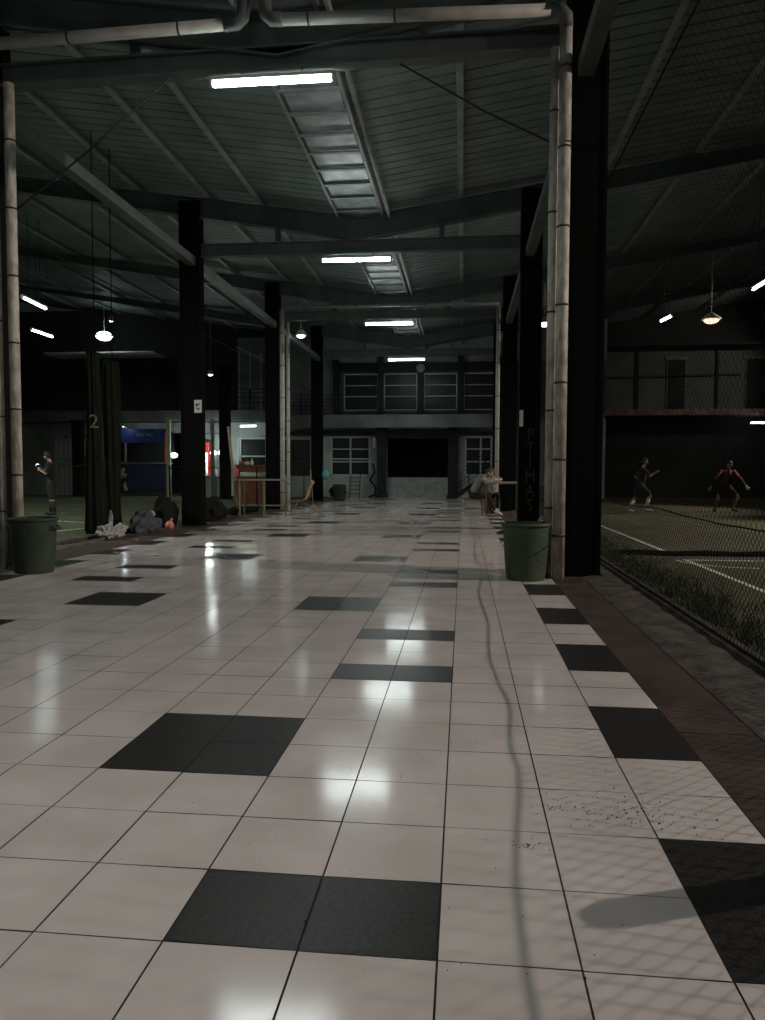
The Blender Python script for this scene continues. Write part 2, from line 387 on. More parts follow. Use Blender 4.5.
drain('thick peeling white pipe standing in front of the big right pillar', [(1.22, 9.80, .0), (1.22, 9.80, 6.85)], .078, 'pipe', vstr(1.22, 9.80, .55, 6.8, .97))
drain('slimmer peeling white pipe just left of the thick one, behind the green bin', [(1.105, 9.93, .0), (1.105, 9.93, 6.68)], .058, 'pipe', vstr(1.105, 9.93, .9, 6.2, 1.25))
drain('thick pale pipe standing behind the dull green bin at the left edge', [(-6.12, 9.82, .0), (-6.12, 9.82, 6.55)], .07, 'pipe', vstr(-6.12, 9.82, .4, 6.5, .9))
drain('slim pale pipe at the far left edge of the photo', [(-6.33, 9.80, .0), (-6.33, 9.80, 6.3)], .05, 'pipe', vstr(-6.33, 9.80, .8, 6.2, 1.3))
drain('thin pale pipe running across the hall over the third tube light', [(-6.25, 25.72, 6.97), (1.15, 25.72, 6.95)], .055, 'steel_light', [((-3.7, 25.72, 6.963), (1, 0, 0)), ((-1.3, 25.72, 6.957), (1, 0, 0))])
drain('left of the paired pale pipes beside the third left pillar', [(-6.27, 25.84, 0), (-6.27, 25.84, 6.9)], .085, 'pipe_h', vstr(-6.27, 25.84, .6, 6.8, 1.1))
drain('right of the paired pale pipes beside the third left pillar', [(-6.08, 25.90, 0), (-6.08, 25.90, 6.5)], .06, 'pipe_h', vstr(-6.08, 25.90, .9, 6.4, 1.1))
drain('thin pale pipe standing by the third right pillar near the seated people', [(1.13, 25.86, 0), (1.13, 25.86, 6.9)], .07, 'pipe_h', vstr(1.13, 25.86, .6, 6.8, 1.1))

# ------------------------------------------------------------ lamps
def tube_light(loc, L, label, group, rot=0, m='tube', hang=.18, down=0):
    t = thing('tube_light', loc, label, 'lamp', group); x, y, z = loc
    b = MB(); b.box(x-L/2, x+L/2, y-.04, y+.04, z+.045, z+.09); b.build('housing', 'fixture', t)
    for s in (-1, 1): b = MB(); b.tube([(x+s*L*.25, y, z+.09), (x+s*L*.25, y, z+hang)], .008, 6); b.build('hanger', 'strap', t)
    b = MB(); b.tube([(x-L/2+.03, y, z), (x+L/2-.03, y, z)], .036, 12); b.build('tube', m, t)
    for s in (-1, 1): b = MB(); b.box(x+s*L/2-.02, x+s*L/2+.02, y-.035, y+.035, z-.03, z+.08); b.build('end_cap', 'fixture', t)
    if down:
        ld = bpy.data.lights.new('tube_lamp', 'AREA'); ld.shape = 'RECTANGLE'; ld.size = L*.95; ld.size_y = .08; ld.energy = down; ld.color = (.97, 1, .95)
        lo = bpy.data.objects.new('tube_lamp', ld); C.objects.link(lo); lo.parent = t; lo.location = (0, 0, -.05)
    t.rotation_euler = (0, 0, rot); return t
TN = ['overhead, behind the camera line', 'nearest and largest, under the first beam', 'second from the camera', 'third from the camera', 'farthest, before the back wall windows']
TZ = [6.42, 6.55, 6.395, 6.42, 6.36]
for i, y in enumerate(ROWS):
    if i == 0: t0 = tube_light((-2.55, 2.12, TZ[0]), 1.66, 'lit white tube light under the tie beam ' + TN[0], 'tube lights down the hall', down=TUBE_DOWN)
    else: dup(t0, (-2.58, y-.08, TZ[i]), 'lit white tube light hanging in the hall, ' + TN[i])
SG = 'tube lights over the courts'
for (loc, rz, lab, L) in (((-13.2, 22.3, 6.5), PI/2+.11, 'slanting lit tube light over the left court, larger of the upper left pair', 1.6),
                       ((-15.83, 27.2, 6.5), PI/2+.02, 'slanting lit tube light over the left court, smaller and lower one', 1.5),
                       ((6.74, 26.5, 6.5), PI/2+.15, 'small lit tube light over the right court left of the orange lamp', .9),
                       ((8.08, 21.8, 6.5), PI/2, 'lit tube light at the right edge above the orange lamp', 1.5),
                       ((-12.2, 5.5, 6.5), PI/2, 'lit tube light over the left court beyond the left edge', 1.6)):
    tube_light(loc, L, lab, SG, rz, 'tube_side', roofz(loc[0])-loc[2]+.01)
tube_light((-10.9, 37.6, 3.62), .9, 'short lit tube light under the balcony above the wooden cabinet', None, -.15, 'tube_side', .28)
tube_light((14.6, 39.4, 3.80), .9, 'short lit tube light under the right ledge at the right edge', None, .1, 'tube_side', .42)
def flood(loc, label, col, W_, aim, m='lens', spot=True, r=.16, blend=.6, ang=150, size=.06, ztop=None):
    t = thing('floodlight', loc, label, 'lamp', 'floodlights'); x, y, z = loc; top = max(z+.25, roofz(x)-.008) if ztop is None else ztop
    b = MB(); b.lathe([(.05, .22), (.10, .20), (r+.05, .02), (r+.06, -.01), (r, -.01)][::-1], loc, 20); b.tube([(x, y, z+.2), (x, y, top)], .012)
    b.build('housing', 'fixture', t)
    b = MB(); b.ball((x, y, z-.005), (r-.01, r-.01, r*.55), 16, 8); b.build('lens', m, t)
    if W_:
        ld = bpy.data.lights.new('flood_lamp', 'SPOT'); ld.energy = W_*4; ld.color = col; ld.shadow_soft_size = size; ld.spot_size = math.radians(ang); ld.spot_blend = blend
        lo = bpy.data.objects.new('flood_lamp', ld); C.objects.link(lo); lo.parent = t; lo.location = (0, 0, -.12)
        lo.rotation_euler = (Vector(aim)-Vector((x, y, z-.12))).to_track_quat('-Z', 'Y').to_euler()
    return t
WARM = (1, .84, .74)
flood((15.2, 7.9, 8.1), 'round floodlight over the right court beyond the right edge', WARM, FLOOD_W, (0, 8, 0), 'lens_warm', ang=66, size=.08, blend=.7)
flood((15.2, 18.5, 8.1), 'second round floodlight along the right court beyond the right edge', WARM, FLOOD_W*1.0, (0, 19, 0), 'lens_warm', ang=66, size=.16, blend=.7)
flood((15.2, 28.5, 8.1), 'third round floodlight along the right court beyond the right edge', WARM, FLOOD_W*.6, (1, 28, 0), 'lens_warm', ang=66, size=.16, blend=.7)
flood((-3.4, -2.6, 6.6), 'added fill light hung from the roof behind the camera', (1, .93, .88), 190, (-2.6, 9, 0), 'lens', ang=88, size=.25, blend=.8)  # added soft fill, lifts the floor and weakens its shadows
flood((15.0, 33.0, 8.6), 'added fill light near the far end of the right court beyond the right edge', WARM, 110, (9, 41, 5.5), 'lens_warm', ang=80)  # unseen lamp added to brighten the wall of the right building
flood((8.35, 27.0, 6.55), 'glowing orange floodlight above the right court', (1, .6, .35), 380, (8.6, 27.5, 0), 'lens_warm', r=.27, ang=150)
flood((-18.3, 37.2, 8.2), 'bright round floodlight over the far end of the left court', (.9, 1, .93), FLOOD_L*.045, (-18.3, 38, 0), 'lens', r=.42, ang=150)
flood((-16, 14, 7.8), 'round floodlight over the left court beyond the left edge', (.93, 1, .88), FLOOD_L, (-14, 17, 0), ang=130)
flood((-6.12, 28.2, 6.45), 'small bright floodlight just right of the paired left pipes', (.9, 1, .97), 20, (-6, 30, 0), 'globe', r=.17)
flood((-13.0, 38.0, 6.3), 'tiny bright lamp on the left building above the shop', (.9, 1, .97), 6, (-12, 30, 2), 'lens', r=.13)
flood((2.72, 26.5, 6.42), 'white floodlight half hidden between the right pillar and the thick pipe', (.9, 1, .97), 10, (4, 26, 0), 'globe', r=.22)
flood((-15.9, 33.0, 8.1), 'faint tiny lamp high over the left court by the second left pillar', (.9, 1, .97), 4, (-15.9, 33, 0), 'globe', r=.08)

# ------------------------------------------------------------ back wall of the hall
WY = 38.5
bw = MB()
def wallrects(b, x0, x1, z0, z1, holes, y0, y1):
    xs = sorted({x0, x1, *[h[0] for h in holes], *[h[1] for h in holes]}); zs = sorted({z0, z1, *[h[2] for h in holes], *[h[3] for h in holes]})
    for i in range(len(xs)-1):
        for j in range(len(zs)-1):
            mx, mz = (xs[i]+xs[i+1])/2, (zs[j]+zs[j+1])/2
            if any(h[0] < mx < h[1] and h[2] < mz < h[3] for h in holes): continue
            b.box(xs[i], xs[i+1], y0, y1, zs[j], zs[j+1])
lowholes = [(-6.79, -4.76, 1.1, 3.12), (-3.88, -.71, 0, 3.09), (.07, 1.85, 1.12, 3.12), (-9.2, -7.9, 1.1, 2.95)]
uph = [(-6.12, -4.36, 4.45, 6.3), (-4.06, -2.36, 4.45, 6.3), (-2.02, -.34, 4.45, 6.3), (-.0, 1.7, 4.45, 6.3)]
wallrects(bw, -9.6, 7, 0, 3.95, lowholes, WY, WY+.2)
bw.build('wall_back', 'wall', kind='structure')
bw = MB(); wallrects(bw, -6.5, 7, 4.3, 6.85, uph, WY, WY+.2); bw.build('wall_back_window_row', 'wall_slate', kind='structure')
bw = MB(); bw.box(-9.6, -6.5, WY, WY+.2, 4.3, 6.85); bw.box(-9.6, 7, WY, WY+.2, 6.85, 9.2); bw.build('wall_back_upper', 'wall_up', kind='structure')
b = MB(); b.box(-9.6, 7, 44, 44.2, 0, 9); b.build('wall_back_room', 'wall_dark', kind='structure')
b = MB(); b.box(-9.6, 7, WY+.2, 44, -.05, 0); b.build('floor_back_room', 'paver', kind='structure')
b = MB(); b.box(-9.6, 7, WY+.2, 44, 3.95, 4.3); b.box(-9.6, 2.2, 37.2, WY+.2, 3.95, 4.12); b.box(-9.6, 2.2, 37.15, 37.3, 3.50, 4.14); b.build('ceiling_balcony_slab', 'band', kind='structure')
b = MB(); b.box(-9.6, 2.2, 38.25, WY, 3.16, 3.36); b.build('trim_1', 'rail', kind='structure')
b = MB(); b.box(-6.5, 2.2, 38.40, WY, 6.38, 6.85); b.build('trim_2', 'rail', kind='structure')
wn = [0]
def window(x0, x1, z0, z1, y, vb, hb, fm='frame', w=.05, blind=False):
    wn[0] += 1
    t = MB(); t.box(x0, x1, y+.08, y+.10, z0, z1); o = t.build(f'window_{wn[0]}', 'glass', loc=((x0+x1)/2, y, z0), kind='structure')
    f = MB()
    for x in (x0+w/2, x1-w/2): f.box(x-w/2, x+w/2, y-.03, y+.06, z0, z1)
    for z in (z0+w/2, z1-w/2): f.box(x0, x1, y-.03, y+.06, z-w/2, z+w/2)
    for k in vb: x = x0+(x1-x0)*k; f.box(x-w/2, x+w/2, y-.02, y+.05, z0, z1)
    for k in hb: z = z0+(z1-z0)*k; f.box(x0, x1, y-.02, y+.05, z-w*.4, z+w*.4)
    f.build('window_frame', fm, o)
    return o
window(-6.79, -4.76, 1.1, 3.12, WY, [.5], [.36, .43, .68], w=.075)
window(.07, 1.85, 1.12, 3.12, WY, [.45, .75], [.36, .68], w=.085)
window(-9.2, -7.9, 1.1, 2.95, WY, [.3], [.5, .7], 'rail', w=.05)
for h in uph: window(h[0], h[1], h[2], h[3], WY, [], [.38, .68], w=.05)
# dark steel columns and pale door panel
for x, z0, z1 in ((-6.5, 4.13, 7.0), (-4.21, 4.13, 7.3), (-2.19, 4.13, 6.4), (-.17, 4.13, 7.3)):
    b = MB(); b.box(x-.15, x+.15, 38.22, 38.44, z0, z1); o = b.build('wall_column', 'rail', loc=(x, 38.4, z0))
    tag(o, {-6.5: 'dark column at the left end of the upper windows', -4.21: 'dark column right of the first upper window', -2.19: 'dark column below the round sign, between the middle upper windows', -.17: 'dark column right of the third upper window'}[x], 'column', 'dark columns between the upper windows')
for x, nm in ((-4.12, 'left'), (-.53, 'right')):
    b = MB(); b.box(x-.24, x+.22, 38.05, 38.45, 0, 3.94); b.box(x-.3, x+.28, 38.0, 38.46, 3.0, 3.45); b.box(x-.3, x+.28, 38.0, 38.46, 0, .15)
    tag(b.build('door_post', 'rail', loc=(x, 38.2, 0)), f'thick dark post on the {nm} side of the back opening', 'post', 'posts of the back opening')
b = MB(); b.box(-3.88, -.71, 38.35, 38.45, 3.0, 3.30); b.build('door_1', 'rail', kind='structure')
b = MB(); b.box(-3.86, -.73, 38.52, 38.62, 0, 1.02); b.box(-3.86, -.73, 38.5, 38.64, .98, 1.03)
tag(b.build('barrier_panel', 'steel_light', loc=(-2.3, 38.5, 0)), 'pale low barrier panel closing the bottom of the back opening', 'barrier')
b = MB(); b.lathe([(.20, -.04), (.22, -.03), (.22, .02), (.19, .04)], (0, 0, 0), 28)
o = b.build('round_sign', 'steel_light', loc=(0, 0, 0)); o.rotation_euler = (PI/2, 0, 0); o.location = (-2.17, 38.16, 6.52); tag(o, 'round pale disc mounted above the middle upper windows', 'sign')
b = MB(); b.box(-.24, .05, 38.36, 38.49, 1.7, 2.45); b.box(-.2, .01, 38.34, 38.37, 1.75, 2.4); tag(b.build('fuse_box', 'steel_light', loc=(-.2, 38.4, 1.7)), 'pale square box on the wall between the opening and the right window', 'box')
b = MB(); b.box(-4.62, -4.45, 38.42, 38.49, 2.55, 3.05); tag(b.build('wall_notice', 'white', loc=(-4.5, 38.45, 2.6)), 'narrow white notice on the wall right of the lower left window', 'notice')
# railing of the upper walkway
rl = thing('walkway_railing', (-3, 37.25, 4.14), 'dark steel railing along the upper walkway in front of the windows', 'railing')
for z in (5.12, 4.92, 4.75, 4.58, 4.4):
    b = MB(); b.box(-8.1, 2.1, 37.23, 37.26, z-.015, z+.015); b.build('rail_bar', 'rail', rl)
for x in (-8.1, -7.4, -6.3, -4.2, -2.2, -.2, 2.08):
    b = MB(); b.box(x-.025, x+.025, 37.22, 37.27, 4.14, 5.14); b.build('rail_post', 'rail', rl)
rl = thing('walkway_railing', (-8.9, 37.25, 4.14), 'dark steel railing section turning back on the left upper walkway', 'railing')
for z in (5.12, 4.92, 4.75, 4.58, 4.4):
    b = MB(); b.bar((-8.13, 37.25, z), (-9.5, 36.0, z), .03); b.build('rail_bar', 'rail', rl)
for k in (.5, 1): b = MB(); b.box(-8.13-1.37*k-.02, -8.13-1.37*k+.02, 37.25-1.25*k-.02, 37.25-1.25*k+.02, 3.96, 5.14); b.build('rail_post', 'rail', rl)
# stair with railing
st = thing('staircase', (.4, 37.5, 0), 'concrete staircase with dark railing rising right of the back opening', 'staircase')
b = MB(); N = 9
for k in range(N): b.box(-.35+k*.24, -.35+(k+1)*.24+.02, 37.0, 37.9, max(0, k*.17-.1) if k else 0, (k+1)*.17)
b.build('steps', 'wall', st)
b = MB(); b.bar((-.4, 37.0, .08), (1.85, 37.0, 1.68), .06, .22); b.build('stringer', 'rail', st)
for h in (.35, .55, .75, .95, 1.15):
    b = MB(); b.bar((-.55, 37.0, h+.0), (1.8, 37.0, h+1.6), .03); b.build('rail_bar', 'rail', st)
for k in (0, .35, .7, 1.0):
    x = -.55+2.35*k; b = MB(); b.box(x-.025, x+.025, 36.97, 37.03, max(0, 1.6*k-.05), 1.6*k+1.2); b.build('rail_post', 'rail', st)
# ladder-like rack, loose cable, low bin, jug
rk = thing('metal_rack', (-5.5, 38.2, 0), 'small pale metal ladder rack leaning against the back wall', 'rack')
for x in (-5.75, -5.25): b = MB(); b.tube([(x, 37.95, .0), (x, 38.40, 1.2)], .02, 6); b.build('upright', 'rail', rk)
for k in range(5): z = .2+.2*k; b = MB(); b.tube([(-5.75, 37.95+.375*z, z), (-5.25, 37.95+.375*z, z)], .016, 6); b.build('rung', 'rail', rk)
b = MB(); b.tube([(-4.62, 38.40, 1.75), (-4.5, 38.40, 1.3), (-4.75, 38.36, .9), (-4.45, 38.38, .5), (-4.5, 38.3, .12), (-4.8, 38.2, .04)], .05, 8)
tag(b.build('hose', 'rail', loc=(-4.5, 38.3, 0)), 'black hose hanging down the wall left of the back opening', 'hose')
b = MB(); b.lathe([(.20, 0), (.26, .1), (.29, .6), (.30, .74), (.27, .75), (.2, .70)], (-5.55, 33.6, 0), 24); tag(b.build('waste_bin', 'wall_dark', loc=(-5.55, 33.6, 0)), 'dark round bin at the foot of the deepest left pillar', 'bin')
b = MB(); b.ball((-6.27, 34.1, 1.2), (.165, .10, .26), 14, 10, .25, 3, 2); b.tube([(-6.43, 34.1, 1.55), (-6.3, 34.1, 1.4)], .012); tag(b.build('hanging_bag', 'cyan', loc=(-6.27, 34.1, .95)), 'cyan plastic bag hanging on the deepest left pillar', 'bag')
b = MB(); b.ball((-6.35, 37.9, .28), (.42, .3, .32), 16, 10, .5, 3, 5); remesh(b.build('sack', 'sack', loc=(-6.35, 37.9, 0)), .03)['_'] = 0
tag(bpy.data.objects['sack'], 'dark lumpy sack on the floor below the lower left window', 'sack')

# ------------------------------------------------------------ left building
b = MB(); wallrects(b, -30, -9.6, 0, 3.9, [(-19.0, -12.6, 0, 3.35), (-22, -20, 0, 3.2), (-11.9, -10.3, 1.3, 3.1)], 39.0, 39.2); b.build('wall_left_building', 'wall', kind='structure')
window(-11.9, -10.3, 1.3, 3.1, 39.0, [.1], [.45], w=.09)
b = MB(); b.box(-30, -9.6, 43, 43.2, 0, 9.5); b.build('wall_left_building_back', 'wall_dark', kind='structure')
b = MB(); b.box(-30, -9.6, 37.6, 43, 3.95, 4.1); b.box(-30, -9.6, 37.5, 37.65, 3.9, 4.42); b.build('ceiling_left_slab', 'band', kind='structure')
b = MB(); b.box(-30, -9.6, 39.6, 39.8, 4.1, 7.4); b.box(-30, -9.6, 39.5, 39.8, 7.4, 10); b.build('wall_left_upper', 'wall_dark', kind='structure')
b = MB(); b.box(-22.0, -16.0, 37.9, 37.95, 7.42, 7.53); b.box(-22.0, -16.0, 37.9, 39.49, 7.42, 7.46); tag(b.build('eave_strip', 'white', loc=(-19, 38, 7.4)), 'long thin eave strip lit from above by the round floodlight', 'eave')
# upper gallery bits behind the third pillar
wp = thing('gallery_window', (-10.8, 38.9, 4.3), 'upper gallery window with pale vertical bars behind the third left pillar', 'window')
b = MB(); b.box(-12.0, -9.8, 39.45, 39.55, 4.6, 8.4); b.build('pane', 'wall_up', wp)
for x in (-11.9, -11.3, -10.7, -10.15): b = MB(); b.box(x-.04, x+.04, 39.36, 39.44, 4.6, 7.6); b.build('bar', 'frame', wp)
b = MB(); b.bar((-12.0, 39.3, 7.9), (-9.9, 39.3, 6.9), .06, .10); b.build('sloping_trim', 'frame', wp)
rl = thing('walkway_railing', (-10.9, 37.6, 4.42), 'dark steel railing of the left gallery behind the third left pillar', 'railing')
for z in (5.5, 5.3, 5.05, 4.8): b = MB(); b.box(-13, -9.6, 37.56, 37.6, z-.02, z+.02); b.build('rail_bar', 'rail', rl)
for x in (-13, -11.9, -10.8, -9.65): b = MB(); b.box(x-.03, x+.03, 37.55, 37.61, 4.42, 5.52); b.build('rail_post', 'rail', rl)
for (x, y, z, lab) in ((-11.28, 35.0, 6.3, 'dark column behind the leaning pole, in front of the left building'), (-19.6, 36.8, 3.9, 'dark column at the left building behind the person with the phone')):
    b = MB(); b.box(x-.22, x+.22, y-.22, y+.22, 0, z); b.box(x-.28, x+.28, y-.28, y+.28, 0, .12); b.box(x-.27, x+.27, y-.27, y+.27, z-.15, z)
    tag(b.build('column', 'black', loc=(x, y, 0)), lab, 'column', 'dark columns of the left building')
# kiosk
k = thing('kiosk', (-16.6, 38.0, 0), 'blue drinks kiosk with a dark serving hatch beyond the left court', 'kiosk')
b = MB(); b.box(-17.75, -15.45, 37.9, 38.8, .32, 1.70); b.build('counter_front', 'blue', k, bevel=.02)
b = MB(); b.box(-17.95, -15.35, 37.8, 38.85, 1.70, 1.76); b.build('counter_top', 'band', k)
b = MB(); b.box(-17.85, -15.37, 37.95, 38.1, 2.78, 3.52); b.build('sign_board', 'blue_sign', k, bevel=.02)
text('lettering', "MAZ' TNO", .20, 'wall', k, (-16.55, 37.94, 3.2), (PI/2, 0, 0))
for x in (-17.62, -15.42): b = MB(); b.box(x-.05, x+.05, 37.95, 38.05, 1.76, 2.78); b.build('post', 'band', k)
b = MB(); b.box(-17.8, -15.4, 38.75, 38.85, 1.76, 3.4); b.build('back_panel', 'wall_dark', k)
b = MB(); b.box(-17.75, -15.45, 37.95, 38.8, 0, .32); b.build('plinth', 'wall_dark', k)
b = MB()
for i in range(14): b.ball((-17.85+random.uniform(-.22, .35), 37.75, .75+random.uniform(-.35, .7)), random.uniform(.05, .16), 7, 5, .4, 2, i)
tag(remesh(b.build('tattered_poster', 'bamboo', loc=(-17.8, 37.75, .4)), .04), 'tattered pale hanging on the left corner of the blue kiosk', 'hanging')
lk = bpy.data.lights.new('kiosk_lamp', 'POINT'); lk.energy = 7; lk.color = (.75, .85, 1); lk.shadow_soft_size = .05
kb = thing('sign_lamp', (-17.5, 37.5, 3.62), 'small lamp lighting the left end of the blue kiosk sign', 'lamp')
b = MB(); b.ball((-17.5, 37.5, 3.62), (.05, .05, .04)); b.bar((-17.5, 37.5, 3.64), (-17.5, 37.98, 3.50), .03); b.build('housing', 'fixture', kb)
lo = bpy.data.objects.new('kiosk_lamp', lk); C.objects.link(lo); lo.parent = kb; lo.location = (0, -.02, -.1)
b = MB(); b.box(-15.44, -15.22, 37.88, 37.92, 1.765, 3.3); tag(b.build('banner', 'redfab', loc=(-15.3, 37.9, 1.765)), 'narrow red vertical banner at the right side of the blue kiosk', 'banner')
b = MB()
for k2 in range(7): b.box(-21.9+.27*k2, -21.66+.27*k2, 38.6, 38.7, 0, 3.1+.1*(k2 % 2))
b.box(-21.9, -20.0, 38.5, 38.75, 2.0, 2.1)
tag(b.build('board_screen', 'wall', loc=(-21, 38.6, 0)), 'pale weathered board screen beyond the left court behind the standing player', 'screen')
# cream frame (goal post like) with top bar
gp = thing('doorway_arch', (-14.3, 35.5, 0), 'cream wooden doorway frame standing right of the blue kiosk', 'frame')
b = MB(); b.box(-14.35, -14.17, 35.4, 35.55, 0, 3.78); b.build('post', 'cream', gp)
b = MB(); b.box(-14.35, -12.6, 35.4, 35.55, 3.78, 3.92); b.build('top_bar', 'cream', gp)
b = MB(); b.box(-12.78, -12.6, 35.4, 35.55, 0, 3.78); b.build('post', 'cream', gp)
# fridge
fr = thing('drinks_fridge', (-13.7, 38.5, 0), 'red drinks fridge with a bright glass front beside the second left pillar', 'fridge')
b = MB(); b.box(-14.2, -13.22, 38.3, 38.9, .0, 2.35); b.build('cabinet', 'red', fr, bevel=.03)
b = MB(); b.box(-14.2, -13.22, 38.26, 38.9, 2.35, 2.85); b.build('top_sign', 'red', fr, bevel=.03)
b = MB(); b.box(-14.05, -13.30, 38.24, 38.30, .35, 2.28); b.build('door_glass', 'fridge_in', fr)
for z in (.8, 1.2, 1.6, 1.95):
    for q in range(5): b = MB(); b.tube([(-13.95+.14*q, 38.21, z), (-13.95+.14*q, 38.21, z+.16), (-13.95+.14*q, 38.21, z+.2)], [.035, .035, .012], 8); b.build('bottle', random.choice(['wood', 'sack', 'blue', 'tan', 'wall']), fr)
# shop counter with globes and bottles
sc = thing('shop_counter', (-13.4, 37.4, 0), 'pale glass-topped shop counter beside the red fridge', 'counter')
b = MB(); b.box(-14.1, -12.3, 37.0, 37.5, 0, 1.0); b.build('body', 'wall', sc)
b = MB(); b.box(-14.15, -12.25, 36.95, 37.55, 1.0, 1.06); b.build('top', 'band', sc)
b = MB(); b.box(-12.62, -12.44, 36.8, 36.9, 0, 3.94); tag(b.build('shop_post', 'wall', loc=(-12.5, 36.85, 0)), 'pale post standing between the round shop lamps', 'post')
for i, (x, y, z, r, lab) in enumerate(((-12.74, 37.6, 2.25, .17, 'round glowing lamp left of the pale shop post'), (-12.33, 37.6, 2.27, .16, 'round glowing lamp right of the pale shop post'), (-14.84, 37.6, 2.13, .19, 'glowing round lamp just right of the cream frame post'))):
    t = thing('globe_lamp', (x, y, z), lab, 'lamp', 'round lamps in the shop')
    b = MB(); b.ball((x, y, z), (r, r, r*.7), 16, 10); b.build('globe', 'globe', t); b = MB(); b.tube([(x, y, z+r*.6), (x, y, 3.95)], .012, 6); b.build('cord', 'strap', t)
for i in range(7):
    x = -14.0+i*.26; h = .22+.1*((i*3) % 4)/3
    b = MB(); b.lathe([(.045, 0), (.05, .02), (.05, h*.6), (.02, h*.8), (.02, h)], (x, 37.2, 1.06), 12)
    tag(b.build('bottle', ['white', 'cyan', 'white', 'wall'][i % 4], loc=(x, 37.2, 1.06)), ('leftmost', 'second', 'third', 'fourth', 'fifth', 'sixth', 'rightmost')[i]+' small bottle standing on the pale shop counter', 'bottle', 'bottles on the shop counter')
b = MB(); b.box(-14.2, -12.6, 38.9, 38.98, .2, 3.3); tag(b.build('shop_back_panel', 'wall', loc=(-13.4, 38.95, .2)), 'pale panel behind the fridge in the shop', 'panel')
ls = bpy.data.lights.new('shop_lamp', 'POINT'); ls.energy = 110; ls.color = (.85, 1, .95); ls.shadow_soft_size = .12
lo = bpy.data.objects.new('shop_lamp', ls); C.objects.link(lo); lo.location = (-12.8, 37.0, 2.5)
# wooden cabinet with clutter
cb = thing('wooden_cabinet', (-8.80, 30.70, 0), 'red-brown wooden cabinet standing beyond the tall table by the third left pillar', 'cabinet')
b = MB(); b.box(-9.35, -7.85, 30.40, 31.00, 0, 1.05); b.build('body', 'wood', cb, bevel=.01)
b = MB(); b.box(-9.45, -7.80, 30.30, 31.05, 1.05, 1.12); b.build('shelf', 'wood', cb)
b = MB(); b.box(-9.40, -7.82, 30.45, 31.00, 1.30, 1.60); b.box(-9.40, -9.34, 30.45, 31.00, 1.12, 1.3); b.box(-7.88, -7.82, 30.45, 31.00, 1.12, 1.3); b.build('upper_box', 'wood', cb, bevel=.01)
for x in (-9.10, -8.35): b = MB(); b.box(x-.28, x+.28, 30.37, 30.40, .15, .95); d = b.build('door', 'wood', cb, bevel=.008); b = MB(); b.ball((x+.2, 30.35, .6), .02); b.build('knob', 'metal_leg', d)
b = MB(); b.lathe([(.05, 0), (.055, .03), (.055, .15), (.02, .2), (.02, .27)], (-8.75, 30.70, 1.6), 14); tag(b.build('bottle', 'white', loc=(-8.75, 30.70, 1.6)), 'white bottle standing on the wooden cabinet', 'bottle')
for i, (x, m, lab) in enumerate(((-9.20, 'redfab', 'crumpled red bag on the left end of the wooden cabinet'), (-8.95, 'pale', 'small pale bundle next to the white bottle on the cabinet'))):
    b = MB(); b.ball((x, 30.70, 1.66), (.12, .1, .085), 14, 10, .5, 3, i+3); tag(b.build('bundle', m, loc=(x, 30.70, 1.6)), lab, 'bundle')
b = MB(); b.ball((-9.35, 30.32, 1.3), (.14, .09, .2), 14, 10, .5, 3, 8); b.tube([(-9.35, 30.30, 1.5), (-9.30, 30.35, 1.62)], .02); tag(b.build('hanging_bag', 'pink', loc=(-9.35, 30.20, 1.1)), 'pinkish bag hanging on the left side of the wooden cabinet', 'bag')

# ------------------------------------------------------------ right building
b = MB(); b.box(2.3, 24, 40.5, 40.7, 4.4, 7.7); b.build('wall_right_building', ['wall_right'], kind='structure'); b = MB(); b.box(2.3, 24, 40.5, 40.7, 7.7, 12); b.build('wall_right_gable', 'wall_dark', kind='structure')
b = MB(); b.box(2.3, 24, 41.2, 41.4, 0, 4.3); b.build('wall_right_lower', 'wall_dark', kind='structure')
b = MB(); b.box(2.3, 24, 39.8, 41.2, 4.22, 4.36); b.box(2.3, 24, 39.7, 39.85, 4.22, 4.52); b.build('ceiling_right_slab', 'red_band', kind='structure')
b = MB(); b.box(2.3, 24, 39.4, 40.5, 7.68, 7.82); b.build('trim_3', 'wall_dark', kind='structure')
for i, (x0, x1) in enumerate(((10.42, 11.28), (14.3, 15.3), (5.9, 6.8))):
    b = MB(); b.box(x0, x1, 40.44, 40.5, 4.5, 7.1); o = b.build(f'door_{i+2}', 'wall_dark', loc=(x0, 40.4, 4.5), kind='structure')
    b = MB(); b.box(x0-.15, x1+.15, 40.38, 40.5, 7.1, 7.25); b.box(x0-.05, x0, 40.42, 40.5, 4.5, 7.1); b.box(x1, x1+.05, 40.42, 40.5, 4.5, 7.1); b.build('door_frame', 'band', o)
    b = MB(); b.ball((x1-.1, 40.42, 5.6), .03); b.build('door_handle', 'steel_light', o)
for i, x in enumerate((8.9, 12.85)):
    b = MB(); b.box(x-.06, x+.06, 40.35, 40.48, 4.5, 7.68); tag(b.build('wall_post', 'wall_dark', loc=(x, 40.4, 4.5)), ['thin dark post on the right building left of the upper doorway', 'thin dark post on the right building right of the upper doorway'][i], 'post', 'thin posts on the right building')
b = MB(); b.tube([(2.5, 40.3, 6.3), (7.6, 40.3, 6.22), (14, 40.3, 6.34)], .03, 6); tag(b.build('cable', 'strap'), 'dark cable strung along the upper wall of the right building', 'cable')
b = MB(); b.box(-32, -31.8, -4, 44, 0, 12); b.build('wall_left', 'wall_dark', kind='structure')
b = MB(); b.box(25.8, 26, -4, 44, 0, 12); b.build('wall_right', 'wall_dark', kind='structure')

